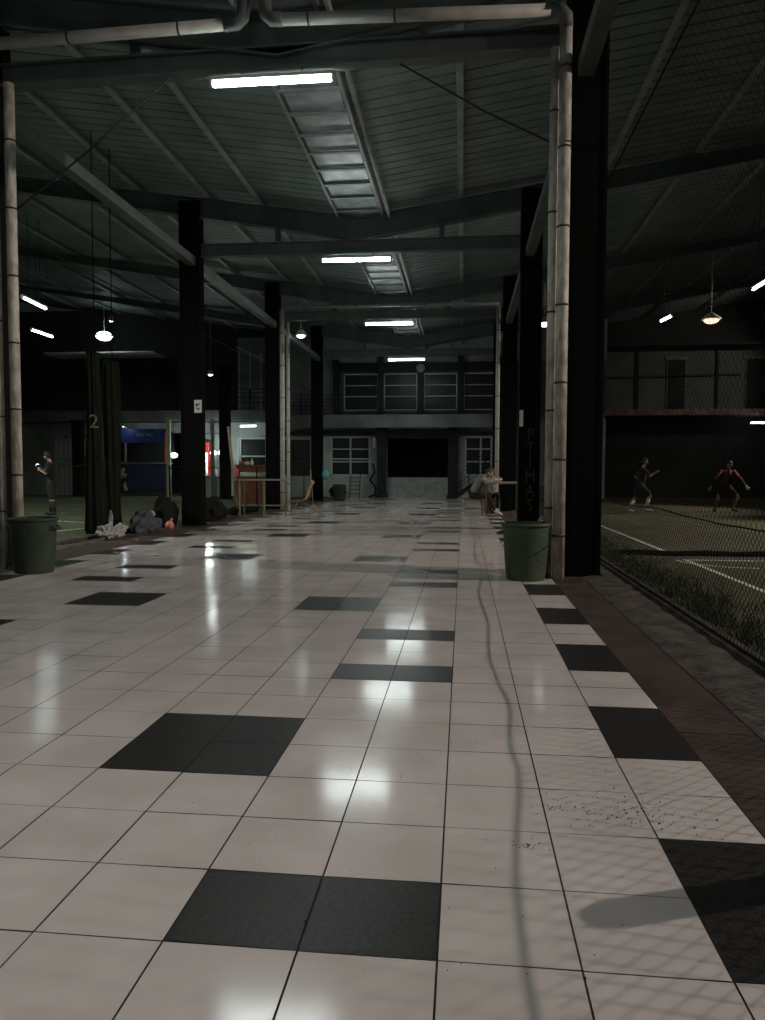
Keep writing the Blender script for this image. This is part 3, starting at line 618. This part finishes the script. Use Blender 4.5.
# ------------------------------------------------------------ fences and nets
def fence(x, y0, y1, h, pitch, r, label, top, hn, topwave):
    t = thing('chain_link_fence', (x, (y0+y1)/2, 0), label, 'fence')
    b = MB(); z0 = .05
    def wires(b, z0, z1, p, rr, dx, sg):
        H = z1-z0; c = y0-H
        while c < y1:
            ya, za, yb, zb = c, z0, c+H, z1
            if ya < y0: za += y0-ya; ya = y0
            if yb > y1: zb -= yb-y1; yb = y1
            if yb-ya > .02:
                if sg < 0: za, zb = z0+z1-za, z0+z1-zb
                b.tube([(x+dx, ya, za), (x+dx, yb, zb)], rr, 3, cap=False, smooth=False)
            c += p
    wires(b, z0, h, pitch, r, r*.8, 1); wires(b, z0, h, pitch, r, -r*.8, -1)
    b.build('wire_mesh', 'wire', t)
    b = MB(); pts = []; y = y0
    while y <= y1+.01:
        pts.append((x-.03+.05*noise.noise(Vector((y*.9, 3, 0))), y, h+topwave*noise.noise(Vector((y*.55, x, 0)))+topwave*.4*noise.noise(Vector((y*2.2, x, 5))))); y += .25
    b.tube(pts, .0065, 8); b.build('top_rope', 'rope', t)
    b = MB(); b.tube([(x, y0, .05), (x, y1, .05)], .014, 6); b.build('bottom_wire', 'wire', t)
    for y in ROWS[2:]:
        if y0 < y < y1: b = MB(); b.tube([(x, y, -.0), (x, y, h)], .024, 8); b.build('fence_post', 'wire', t)
    if hn:
        n_ = thing('safety_net', (x, (y0+y1)/2, h), hn, 'net')
        b = MB(); wires(b, h, top, .10, .0015, .003, 1); wires(b, h, top, .10, .0015, -.003, -1); b.build('netting', 'net', n_)
        b = MB(); b.tube([(x, y0, top), (x, y1, top)], .012, 6); b.build('head_cable', 'rope', n_)
    return t
fence(2.07, -1.5, 37, .965, .072, .0025, 'low chain-link fence with a wavy top rope along the right court', 5.6, 'fine dark safety net hanging above the right chain-link fence', .045)
fence(-7.3, 4, 37, 1.5, .085, .0021, 'low chain-link fence along the left court', 5.2, 'fine dark safety net hanging above the left chain-link fence', .12)
b = MB(); b.box(2.02, 2.16, -3, 37.0, 0, .045); b.build('trim_4', 'concrete', kind='structure')
b = MB(); b.box(-7.42, -7.24, -3, 37.0, 0, .08); b.build('trim_5', 'concrete', kind='structure')
b = MB(); b.tube([(1.96, 2.9, 0), (1.96, 2.9, .80), (1.96, 2.9, .83)], [.07, .07, .05], 12); tag(b.build('fence_pole', 'steel', loc=(1.96, 2.9, 0)), 'short steel fence pole beside the camera, beyond the right edge', 'pole')
# net dividing the two right pitches
dn = thing('dividing_net', (9, 12.7, 0), 'dark divider net lying low across the gap between the right pitches', 'net')
b = MB(); b.tube([(2.4+.5*i, 12.7+.08*noise.noise(Vector((i*.7, 0, 0))), .03+.015*(i % 2)) for i in range(26)], .05, 7); b.build('bottom_roll', 'net', dn)
# weeds at the fence foot: short blades (uncountable)
wb = MB()
for i in range(6500):
    y = random.uniform(3.2, 17); x = 2.2+abs(random.gauss(0, .35)); h = random.uniform(.03, .15)*(1.2-min(1, (x-2.2))*.6)
    if noise.noise(Vector((x*2.5, y*2.5, 0))) < -.12: continue
    a = random.uniform(0, 2*PI); dx, dy = math.cos(a)*.006, math.sin(a)*.006; lx, ly = random.uniform(-.05, .05), random.uniform(-.05, .05)
    wb.add([(x-dx, y-dy, 0), (x+dx, y+dy, 0), (x+lx+dx*.6, y+ly+dy*.6, h*.7), (x+lx*1.8, y+ly*1.8, h), (x+lx-dx*.6, y+ly-dy*.6, h*.7)], [(0, 1, 2, 3, 4)])
tag(wb.build('grass', 'weed'), 'rough green grass growing along the foot of the right fence', 'grass', kind='stuff')
db = MB()
for i in range(330):
    if i < 190: x = random.gauss(.66, .15); y = random.gauss(3.08, .09)
    elif i < 215: x = random.gauss(.24, .03); y = random.gauss(2.74, .02)
    elif i < 235: x = random.gauss(.38, .02); y = random.gauss(3.07, .015)
    else: x = random.uniform(-1.2, 1.1); y = random.uniform(1.9, 4.2)
    if x > 1.1: continue
    s_ = random.uniform(.0012, .0030)*(1.6 if random.random() < .1 else 1)
    db.ball((x, y, .0005+s_*.5), (s_, s_*random.uniform(.6, 1.6), s_*.6), 6, 4)
tag(db.build('dirt_crumbs', 'debris'), 'scattered black dirt crumbs on the white tiles near the right edge', 'dirt', kind='stuff')

# ------------------------------------------------------------ big bins
def big_bin(loc, label, m, s=1.0, squash=1):
    t = thing('waste_bin', loc, label, 'bin', 'large green bins'); R = .295*s; x, y, z = loc; h = .71*s
    b = MB(); b.lathe([(R*.80, 0), (R*.83, .02), (R*.90, h*.35), (R*.95, h*.7), (R*.985, h*.93), (R*.985, h), (R*.95, h), (R*.93, h*.9), (R*.80, .06)], (x, y, z), 40); b.build('body', m, t)
    b = MB(); b.lathe([(R*.985, h-.035), (R*1.05, h-.03), (R*1.05, h+.008), (R*.95, h+.012), (R*.95, h-.02)], (x, y, z), 40); b.build('rim', m, t)
    b = MB(); b.lathe([(.02, h*.55), (R*.9, h*.6), (R*.9, h*.62), (.02, h*.7)], (x, y, z), 20); b.build('rubbish', 'liner', t)
    for sg in (-1, 1): b = MB(); b.tube([(x+sg*R*.98, y-.08, h*.86), (x+sg*(R+.05), y-.06, h*.82), (x+sg*(R+.05), y+.06, h*.82), (x+sg*R*.98, y+.08, h*.86)], .012, 6); b.build('handle', m, t)
    return t
big_bin((.80, 9.70, .0), 'large green round bin standing by the white pipes on the right', 'bin')
big_bin((-5.72, 9.52, .0), 'large dull green round bin at the left edge of the floor', 'bin2', 1.02)
b = MB(); b.ball((1.0, 9.78, .75), (.035, .035, .045), 12, 9, .9, 3, 3); b.tube([(1.0, 9.75, .44), (1.0, 9.78, .74)], .018, 6)
tag(b.build('crumpled_bag', 'steel_light', loc=(1.0, 9.75, .5)), 'small pale crumpled bag sticking up from the green bin beside the pipe', 'bag')

# ------------------------------------------------------------ signs and painted letters on pillars
sgn = thing('wall_sign', (-6.48, 18, 2.93), 'small white sign on the second left pillar', 'sign', 'small white pillar signs')
b = MB(); b.box(-6.57, -6.39, 17.99, 18.02, 2.78, 3.09); b.build('plate', 'white', sgn)
b = MB(); b.box(-6.53, -6.43, 17.98, 17.99, 2.97, 3.0); b.box(-6.51, -6.44, 17.98, 17.99, 2.86, 2.89); b.box(-6.53, -6.50, 17.98, 17.99, 2.92, 3.0); b.build('mark', 'strap', sgn)
sgn = thing('wall_sign', (1.34, 18, 2.6), 'narrow white sign on the second right pillar', 'sign', 'small white pillar signs')
b = MB(); b.box(1.30, 1.385, 17.99, 18.02, 2.42, 2.80); b.build('plate', 'white', sgn)
vb = thing('painted_letters', (1.56, 18, 1.1), 'faint vertical grey lettering painted on the second right pillar', 'lettering')
for i, ch in enumerate('PTIMAS'): text('letter', ch, .40, 'letter', vb, (1.56, 18, 2.22-.33*i), (PI/2, 0, 0), .004, sx=.8)

# ------------------------------------------------------------ net curtain with number 2
def drape(b, cx_, cy_, zb, zt, rb, rt, nf, seed, lean=(0, 0)):
    NZ, NA = 34, 44; vs = []; fs = []
    for j in range(NZ+1):
        t = j/NZ; z = zb+(zt-zb)*t; r = rb+(rt-rb)*t+.05*math.sin(t*5+seed)
        for k_ in range(NA):
            a = 2*PI*k_/NA; w = 1+.16*math.sin(nf*a+2.2*t+seed)+.22*noise.noise(Vector((math.cos(a)*1.5+seed, math.sin(a)*1.5, z*.9)))
            vs.append((cx_+lean[0]*t+r*.45*w*math.cos(a), cy_+lean[1]*t+r*w*math.sin(a), z+(.05*math.sin(3*a+seed) if j == 0 else 0)))
    for j in range(NZ):
        for k_ in range(NA): fs.append((j*NA+k_, j*NA+(k_+1) % NA, (j+1)*NA+(k_+1) % NA, (j+1)*NA+k_))
    fs.append(tuple(range(NA-1, -1, -1))); fs.append(tuple(NZ*NA+k_ for k_ in range(NA)))
    b.add(vs, fs, True)
cu = thing('net_curtain', (-7.65, 15.2, 0), 'dark green gathered net curtain marked with a number 2, hanging by the left court', 'curtain')
b = MB(); drape(b, -7.78, 15.3, .06, 3.85, .30, .22, 9, 1.0); b.build('drape', 'curtain', cu)
b = MB(); drape(b, -7.70, 15.95, .06, 3.75, .30, .22, 8, 4.0); b.build('drape', 'curtain', cu)
b = MB()
for yy in (15.2, 16.0): b.tube([(-7.7, yy, 3.7), (-7.7, yy, roofz(-7.7)-.01)], .012, 6)
b.build('hanging_cord', 'net', cu)
text('number', '2', .40, 'paper', cu, (-7.60, 14.93, 2.36), (PI/2, 0, .25), .01)
# crumpled white net ends and heaps along the left fence
def heap(name, m, label, cat, c, r, amp, seed, extra=(), vox=.03):
    b = MB(); b.ball(c, r, 22, 16, amp, 2.6, seed)
    for (cc, rr) in extra: b.ball(cc, rr, 16, 12, amp, 2.6, seed+2)
    o = remesh(b.build(name, m, loc=(c[0], c[1], 0)), vox); return tag(o, label, cat)
heap('crumpled_net', 'paper', 'crumpled white net ends at the foot of the number 2 curtain', 'net', (-7.0, 14.2, .13), (.14, .30, .15), .9, 3, [((-7.0, 14.75, .12), (.12, .22, .14)), ((-7.05, 14.5, .35), (.04, .04, .2))], .02)
heap('cloth_heap', 'cloth', 'blue-grey cloth heap just right of the number 2 curtain', 'cloth', (-6.94, 15.75, .22), (.20, .38, .30), .5, 11, [((-6.92, 16.25, .15), (.18, .25, .18))])
heap('paper_scrap', 'paper', 'small white scrap lying on top of the blue-grey cloth heap', 'scrap', (-6.88, 16.1, .40), (.07, .09, .08), .6, 2, (), .015)
b = MB(); b.ball((-6.72, 16.72, .10), (.10, .10, .10), 14, 10, .3, 3, 4); b.tube([(-6.72, 16.72, .15), (-6.7, 16.82, .25)], .02); tag(b.build('plastic_bag', 'orange', loc=(-6.72, 16.72, 0)), 'small salmon-coloured plastic bag beside the blue-grey cloth', 'bag')
heap('net_bundle', 'sack', 'big dark net bundle between the cloth heap and the second left pillar', 'bundle', (-7.02, 17.1, .36), (.20, .36, .40), .35, 21, [((-7.08, 17.7, .30), (.12, .4, .34))])
heap('net_bundle', 'sack', 'dark net bundle just right of the second left pillar', 'bundle', (-6.80, 19.9, .28), (.30, .6, .36), .35, 31, [((-6.95, 20.9, .16), (.24, .7, .18))])
heap('net_bundle', 'curtain', 'low dark net roll running towards the tall table legs', 'bundle', (-6.95, 22.9, .13), (.2, 1.0, .15), .3, 41, [((-6.95, 24.2, .1), (.16, .8, .12))])
for i, (x, y, m, s_, lab) in enumerate(((-5.65, 11.75, 'paper', .06, 'small white litter scrap on the floor near the dull green bin'), (-4.9, 11.55, 'white', .05, 'flat white scrap on the grey wet floor patch'), (-6.35, 14.1, 'paper', .05, 'tiny pale scrap at the border left of the dark tiles'))):
    b = MB(); b.ball((x, y, s_*.28), (s_, s_*.7, s_*.3), 10, 8, .7, 3, i); tag(b.build('litter_scrap', m, loc=(x, y, 0)), lab, 'litter', 'litter on the floor')

# ------------------------------------------------------------ tables, chair, stool, poles
tb = thing('tall_table', (-6.0, 22.4, 0), 'tall narrow table with metal legs beside the paired left pipes', 'table', 'tall tables at the hall sides')
b = MB(); b.box(-6.76, -5.32, 22.1, 22.65, 1.06, 1.11); b.build('tabletop', 'bamboo', tb, bevel=.008)
for (x, y) in ((-6.7, 22.15), (-5.95, 22.15), (-5.4, 22.6), (-6.7, 22.6)): b = MB(); b.box(x-.022, x+.022, y-.022, y+.022, 0, 1.06); b.build('leg', 'bamboo', tb)
b = MB(); b.box(-6.7, -5.4, 22.58, 22.61, .28, .32); b.box(-6.715, -6.685, 22.15, 22.6, .28, .32); b.build('stretcher', 'bamboo', tb)
tb = thing('tall_table', (1.2, 24.0, 0), 'tall table with thin legs in front of the two seated people', 'table', 'tall tables at the hall sides')
b = MB(); b.box(.66, 1.74, 23.18, 24.2, .98, 1.04); b.build('tabletop', 'tabletop', tb, bevel=.008)
for (x, y) in ((.70, 23.21), (1.68, 23.21), (.70, 24.17), (1.68, 24.17)): b = MB(); b.box(x-.022, x+.022, y-.022, y+.022, 0, .98); b.build('leg', 'rust', tb)
sb = thing('stool', (.33, 23.55, 0), 'low bench stool with thin rusty legs under the person in grey', 'stool')
b = MB(); b.box(.04, .62, 23.3, 23.8, .47, .52); b.build('seat', 'rust', sb, bevel=.01)
for (x, y) in ((.07, 23.33), (.59, 23.33), (.07, 23.77), (.59, 23.77)): b = MB(); b.box(x-.016, x+.016, y-.016, y+.016, 0, .47); b.build('leg', 'rust', sb)
b = MB(); b.box(.07, .59, 23.765, 23.79, .18, .21); b.box(.055, .085, 23.33, 23.77, .18, .21); b.box(.575, .605, 23.33, 23.77, .18, .21); b.build('stretcher', 'rust', sb)
ch = thing('chair', (-4.95, 23.1, 0), 'tan bent-back chair with thin metal legs near the paired left pipes', 'chair')
b = MB(); pr = []
for (x, z) in ((-5.42, .455), (-5.2, .44), (-4.95, .45), (-4.84, .50), (-4.78, .65), (-4.72, .85), (-4.62, 1.0), (-4.66, 1.06)): pr.append((x, z))
vs = []
for yy in (22.72, 23.14): vs += [(x, yy, z) for x, z in pr]
n = len(pr); b.add(vs, [(i, i+1, n+i+1, n+i) for i in range(n-1)], True)
o = b.build('seat', 'tan', ch); sd = o.modifiers.new('t', 'SOLIDIFY'); sd.thickness = .02
for yy in (22.76, 23.1):
    b = MB(); b.tube([(-5.3, yy, .43), (-5.38, yy, .02), (-4.62, yy, .02), (-4.9, yy, .43)], .012, 6); b.build('leg', 'metal_leg', ch)
    b = MB(); b.tube([(-5.15, yy, .43), (-5.25, yy, .02)], .01, 6); b.build('leg', 'metal_leg', ch)
bm_ = thing('broom', (-4.93, 24.2, 0), 'broom standing upright behind the tan chair', 'broom')
b = MB(); b.tube([(-4.86, 24.2, .25), (-4.96, 24.25, 1.42)], .016, 8); b.build('handle', 'bamboo', bm_)
b = MB(); b.add([(-5.0, 24.12, 0.0), (-4.68, 24.12, 0), (-4.68, 24.28, 0), (-5.0, 24.28, 0), (-4.9, 24.17, .27), (-4.82, 24.17, .27), (-4.82, 24.23, .27), (-4.9, 24.23, .27)], [(0, 3, 2, 1), (4, 5, 6, 7), (0, 1, 5, 4), (1, 2, 6, 5), (2, 3, 7, 6), (3, 0, 4, 7)]); b.build('bristles', 'bamboo', bm_)
b = MB(); b.tube([(-6.83, 22.35, 0.0), (-7.15, 22.5, 2.7)], .045, 8); tag(b.build('leaning_pole', 'bamboo', loc=(-6.9, 22.4, 0)), 'pale wooden pole leaning by the left end of the tall left table', 'pole')

# ------------------------------------------------------------ people
def hand(b, w, d, n_, s=1, curl=.5):
    w = Vector(w); d = Vector(d).normalized(); n_ = Vector(n_); n_ = (n_-d*n_.dot(d)).normalized(); x = d.cross(n_)
    b.cap(w, w+d*.05*s, .026*s, .030*s); b.cap(w+d*.03+x*.02, w+d*.08+x*.024, .019, .017); b.cap(w+d*.03-x*.02, w+d*.08-x*.024, .019, .017)
    for i, (o_, L) in enumerate(((.030, .066), (.010, .075), (-.010, .070), (-.030, .054))):
        p = w+d*.082+x*o_; q = p+(d*math.cos(curl*.6)+n_*math.sin(curl*.6))*L*.5; r = q+(d*math.cos(curl*1.8)+n_*math.sin(curl*1.8))*L*.5
        b.cap(p, q, .0095, .009); b.cap(q, r, .009, .0075)
    p = w+d*.02+x*.028; q = p+(d*.6+x*.8+n_*.3).normalized()*.04; r = q+(d*.9+x*.3+n_*.4).normalized()*.032
    b.cap(p, q, .013, .011); b.cap(q, r, .011, .009)
def person(label, J, shirt, pants, shoes, sleeve=.55, legcov=.6, hands=None, face=(0, -1, 0), extra=None, sockm=None, loc=None):
    t = thing('person', loc or (J['pel'][0], J['pel'][1], 0), label, 'person')
    V = {k_: Vector(v) for k_, v in J.items()}
    fc = Vector(face).normalized(); up = (V['head']-V['neck']).normalized(); sd_ = fc.cross(up).normalized()
    b = MB(); b.cap(V['pel'], V['chest'], .125, .135); b.cap(V['chest'], V['neck'], .10, .055); b.cap(V['neck'], V['head'], .052, .05)
    h = V['head']; b.ball(h+up*.04, (.082, .088, .115), 20, 14); b.cap(h-up*.03+fc*.03, h-up*.055+fc*.055, .055, .03)
    b.cap(h+fc*.078+up*.03, h+fc*.102-up*.0, .012, .016); b.cap(h+fc*.08-up*.03-sd_*.02, h+fc*.08-up*.03+sd_*.02, .009, .009)
    b.cap(h+fc*.076+up*.045-sd_*.035, h+fc*.076+up*.045+sd_*.035, .012, .012)
    for s_ in (-1, 1): b.ball(h+sd_*.085*s_+up*.02, (.018, .02, .03), 8, 6)
    for s_ in ('L', 'R'):
        b.cap(V['chest']+Vector((0, 0, .05)), V['sh'+s_], .07, .055); b.cap(V['sh'+s_], V['el'+s_], .052, .040); b.cap(V['el'+s_], V['wr'+s_], .040, .026)
        b.cap(V['pel'], V['hip'+s_], .11, .095); b.cap(V['hip'+s_], V['kn'+s_], .088, .058); b.cap(V['kn'+s_], V['kn'+s_].lerp(V['an'+s_], .35), .056, .054); b.cap(V['kn'+s_].lerp(V['an'+s_], .35), V['an'+s_], .054, .036)
        b.cap(V['an'+s_]-Vector((0, 0, .02)), V['to'+s_], .038, .03)
        hd = (hands or {}).get(s_, None); dd = (V['wr'+s_]-V['el'+s_]).normalized() if hd is None else hd[0]
        hand(b, V['wr'+s_], dd, (fc if hd is None else hd[1]), 1, .5)
    remesh(b.build('body', 'skin', t), .011)
    b = MB(); b.cap(V['pel']+Vector((0, 0, .0)), V['chest'], .145, .158); b.cap(V['chest'], V['chest'].lerp(V['neck'], .6), .14, .085)
    for s_ in ('L', 'R'):
        b.cap(V['chest']+Vector((0, 0, .04)), V['sh'+s_], .10, .078); b.cap(V['sh'+s_], V['sh'+s_].lerp(V['el'+s_], min(1, sleeve*1.6)), .078, .062)
        if sleeve > .62: b.cap(V['el'+s_], V['wr'+s_].lerp(V['el'+s_], .15), .055, .04)
    remesh(b.build('shirt', shirt, t), .02)
    b = MB(); b.cap(V['pel']-Vector((0, 0, .0)), V['pel']+Vector((0, 0, .06)), .142, .138)
    for s_ in ('L', 'R'):
        b.cap(V['pel'], V['hip'+s_], .125, .115); kk = V['hip'+s_].lerp(V['kn'+s_], min(1, legcov*1.35)); b.cap(V['hip'+s_], kk, .11, .092 if legcov < .9 else .075)
        if legcov > .9: b.cap(V['kn'+s_], V['an'+s_]+(V['kn'+s_]-V['an'+s_])*.08, .074, .052)
    remesh(b.build('trousers' if legcov > .9 else 'shorts', pants, t), .02)
    for s_ in ('L', 'R'):
        b = MB(); a = V['an'+s_]; to = V['to'+s_]; b.cap(a-Vector((0, 0, .03)), to, .052, .042); b.cap(a.lerp(to, .5)-Vector((0, 0, .012)), to-Vector((0, 0, .008)), .043, .04)
        remesh(b.build('shoe', shoes, t), .014)
        if sockm: b = MB(); b.cap(a+Vector((0, 0, .02)), a.lerp(V['kn'+s_], .7), .046, .064); b.build('sock', sockm, t)
    b = MB(); b.ball(h+up*.065-fc*.02, (.092, .096, .10), 18, 12, .06, 4, 2); b.ball(h+up*.02-fc*.045, (.085, .075, .085), 14, 10)
    b.build('hair', 'hair', t)
    if extra: extra(t, V)
    return t
# player with a phone, left court (faces left)
def mirror_idle(): pass
X, Y = -12.3, 21.5
J = dict(pel=(X, Y, 1.0), chest=(X-.02, Y, 1.42), neck=(X-.04, Y, 1.62), head=(X-.12, Y-.02, 1.76), shL=(X-.05, Y+.18, 1.55), shR=(X, Y-.19, 1.55), elL=(X-.16, Y+.22, 1.26), elR=(X-.02, Y-.28, 1.25),
         wrL=(X-.36, Y+.08, 1.40), wrR=(X-.27, Y-.16, 1.36), hipL=(X, Y+.1, .96), hipR=(X, Y-.1, .96), knL=(X-.10, Y+.12, .53), knR=(X+.05, Y-.1, .52), anL=(X-.12, Y+.12, .10), anR=(X+.14, Y-.1, .10), toL=(X-.30, Y+.14, .045), toR=(X-.03, Y-.14, .045))
person('person in dark sports clothes standing on the left court looking at a lit phone', J, 'dkcloth', 'dkcloth', 'dkcloth', .5, .7, face=(-1, -.1, -.25), sockm='dkcloth',
       hands={'L': (Vector((-.9, -.3, .4)), Vector((0, -1, 0))), 'R': (Vector((-.9, .3, .5)), Vector((0, 1, 0)))})
ph = thing('phone', (X-.43, Y-.04, 1.5), 'lit phone held up by the person on the left court', 'phone')
b = MB(); b.obox((X-.43, Y-.04, 1.50), (.02, 0, .035), (0, .075, 0), (.004, 0, -.002)); b.build('case', 'dkcloth', ph)
b = MB(); b.obox((X-.422, Y-.05, 1.512), (.019, -.004, .032), (0, .07, 0), (.003, 0, -.001)); b.build('screen', 'phone', ph)
# goalkeeper, right court, crouching towards the camera
X, Y = 8.95, 26.9
J = dict(pel=(X, Y+.1, .86), chest=(X+.02, Y-.05, 1.26), neck=(X+.03, Y-.12, 1.44), head=(X+.03, Y-.18, 1.58), shL=(X+.24, Y-.05, 1.36), shR=(X-.2, Y-.05, 1.36), elL=(X+.46, Y-.05, 1.10), elR=(X-.42, Y-.05, 1.10),
         wrL=(X+.60, Y-.2, .86), wrR=(X-.58, Y-.2, .84), hipL=(X+.12, Y+.08, .80), hipR=(X-.12, Y+.08, .80), knL=(X+.30, Y-.18, .50), knR=(X-.32, Y-.18, .50), anL=(X+.26, Y+.02, .10), anR=(X-.34, Y+.02, .10), toL=(X+.33, Y-.18, .045), toR=(X-.42, Y-.18, .045))
def gk(t, V):
    for s_ in ('L', 'R'):
        b = MB(); b.cap(V['kn'+s_]+Vector((0, -.03, .05)), V['kn'+s_]+Vector((0, -.03, -.05)), .062, .058); b.build('knee_pad', 'pale', t)
        d = (V['wr'+s_]-V['el'+s_]).normalized(); b = MB(); b.cap(V['wr'+s_]-d*.02, V['wr'+s_]+d*.09, .045, .058)
        remesh(b.build('glove', 'pale', t), .015)
        b = MB(); a, c = V['sh'+s_], V['el'+s_]; dd = Vector((0, -.055, 0)); b.cap(a.lerp(c, .05)+dd, a.lerp(c, .85)+dd*.9, .03, .024); b.build('sleeve_stripe', 'pink', t)
person('person in dark red jersey crouching wide as goalkeeper on the right court', J, 'redshirt', 'dkcloth', 'dkcloth', .9, .7, face=(-.2, -1, -.1), extra=gk)
# second player, mid stride
X, Y = 5.75, 25.4
J = dict(pel=(X, Y, .93), chest=(X+.06, Y, 1.32), neck=(X+.1, Y, 1.52), head=(X+.14, Y, 1.66), shL=(X+.1, Y+.18, 1.44), shR=(X+.05, Y-.18, 1.44), elL=(X-.1, Y+.26, 1.22), elR=(X+.25, Y-.25, 1.22),
         wrL=(X+.02, Y+.3, 1.02), wrR=(X+.44, Y-.18, 1.34), hipL=(X, Y+.1, .90), hipR=(X, Y-.1, .90), knL=(X-.12, Y+.1, .52), knR=(X+.30, Y-.1, .60), anL=(X-.32, Y+.1, .14), anR=(X+.16, Y-.1, .16), toL=(X-.18, Y+.1, .05), toR=(X+.36, Y-.12, .09))
person('person in dark kit with pale socks running on the right court by the big pillar', J, 'dkcloth', 'dkcloth', 'pale', .5, .6, face=(1, -.3, 0), sockm='pale')
# seated person in grey on the stool, leaning on the table
X, Y = .32, 23.5
J = dict(pel=(X-.04, Y, .64), chest=(X+.18, Y, 1.03), neck=(X+.33, Y, 1.20), head=(X+.44, Y, 1.30), shL=(X+.26, Y+.18, 1.11), shR=(X+.26, Y-.18, 1.11), elL=(X+.52, Y+.2, 1.10), elR=(X+.50, Y-.06, 1.02),
         wrL=(X+.72, Y+.34, 1.085), wrR=(X+.68, Y+.26, 1.10), hipL=(X, Y+.1, .61), hipR=(X, Y-.1, .61), knL=(X+.44, Y+.1, .60), knR=(X+.44, Y-.12, .60), anL=(X+.62, Y+.1, .22), anR=(X+.66, Y-.14, .16), toL=(X+.78, Y+.1, .15), toR=(X+.85, Y-.15, .05))
person('person in grey top and dark maroon trousers sitting on the stool leaning over the table', J, 'greycloth', 'maroon', 'pale', .9, 1.0, face=(1, -.1, -.3))
# second person sitting behind the table
X, Y = .98, 24.88
J = dict(pel=(X, Y, .62), chest=(X-.02, Y-.12, 1.02), neck=(X-.04, Y-.2, 1.20), head=(X-.08, Y-.27, 1.33), shL=(X+.17, Y-.14, 1.11), shR=(X-.2, Y-.14, 1.11), elL=(X+.24, Y-.38, 1.09), elR=(X-.26, Y-.38, 1.09),
         wrL=(X+.06, Y-.58, 1.085), wrR=(X-.06, Y-.60, 1.085), hipL=(X+.1, Y, .60), hipR=(X-.1, Y, .60), knL=(X+.12, Y-.42, .58), knR=(X-.12, Y-.42, .58), anL=(X+.14, Y-.38, .12), anR=(X-.14, Y-.36, .12), toL=(X+.15, Y-.56, .045), toR=(X-.15, Y-.56, .045))
person('person in pale patterned top sitting behind the tall right table', J, 'patterned', 'dkcloth', 'dkcloth', .5, 1.0, face=(-.6, -.8, -.2))
b = MB(); b.box(.72, 1.18, 24.6, 25.0, .0, .47)
o = b.build('box_seat', 'rust', loc=(.95, 24.8, 0), bevel=.01); tag(o, 'brown box seat under the person in patterned top', 'seat')

for o in bpy.data.objects:
    if '_w' in o: del o['_w']
    if '_' in o: del o['_']
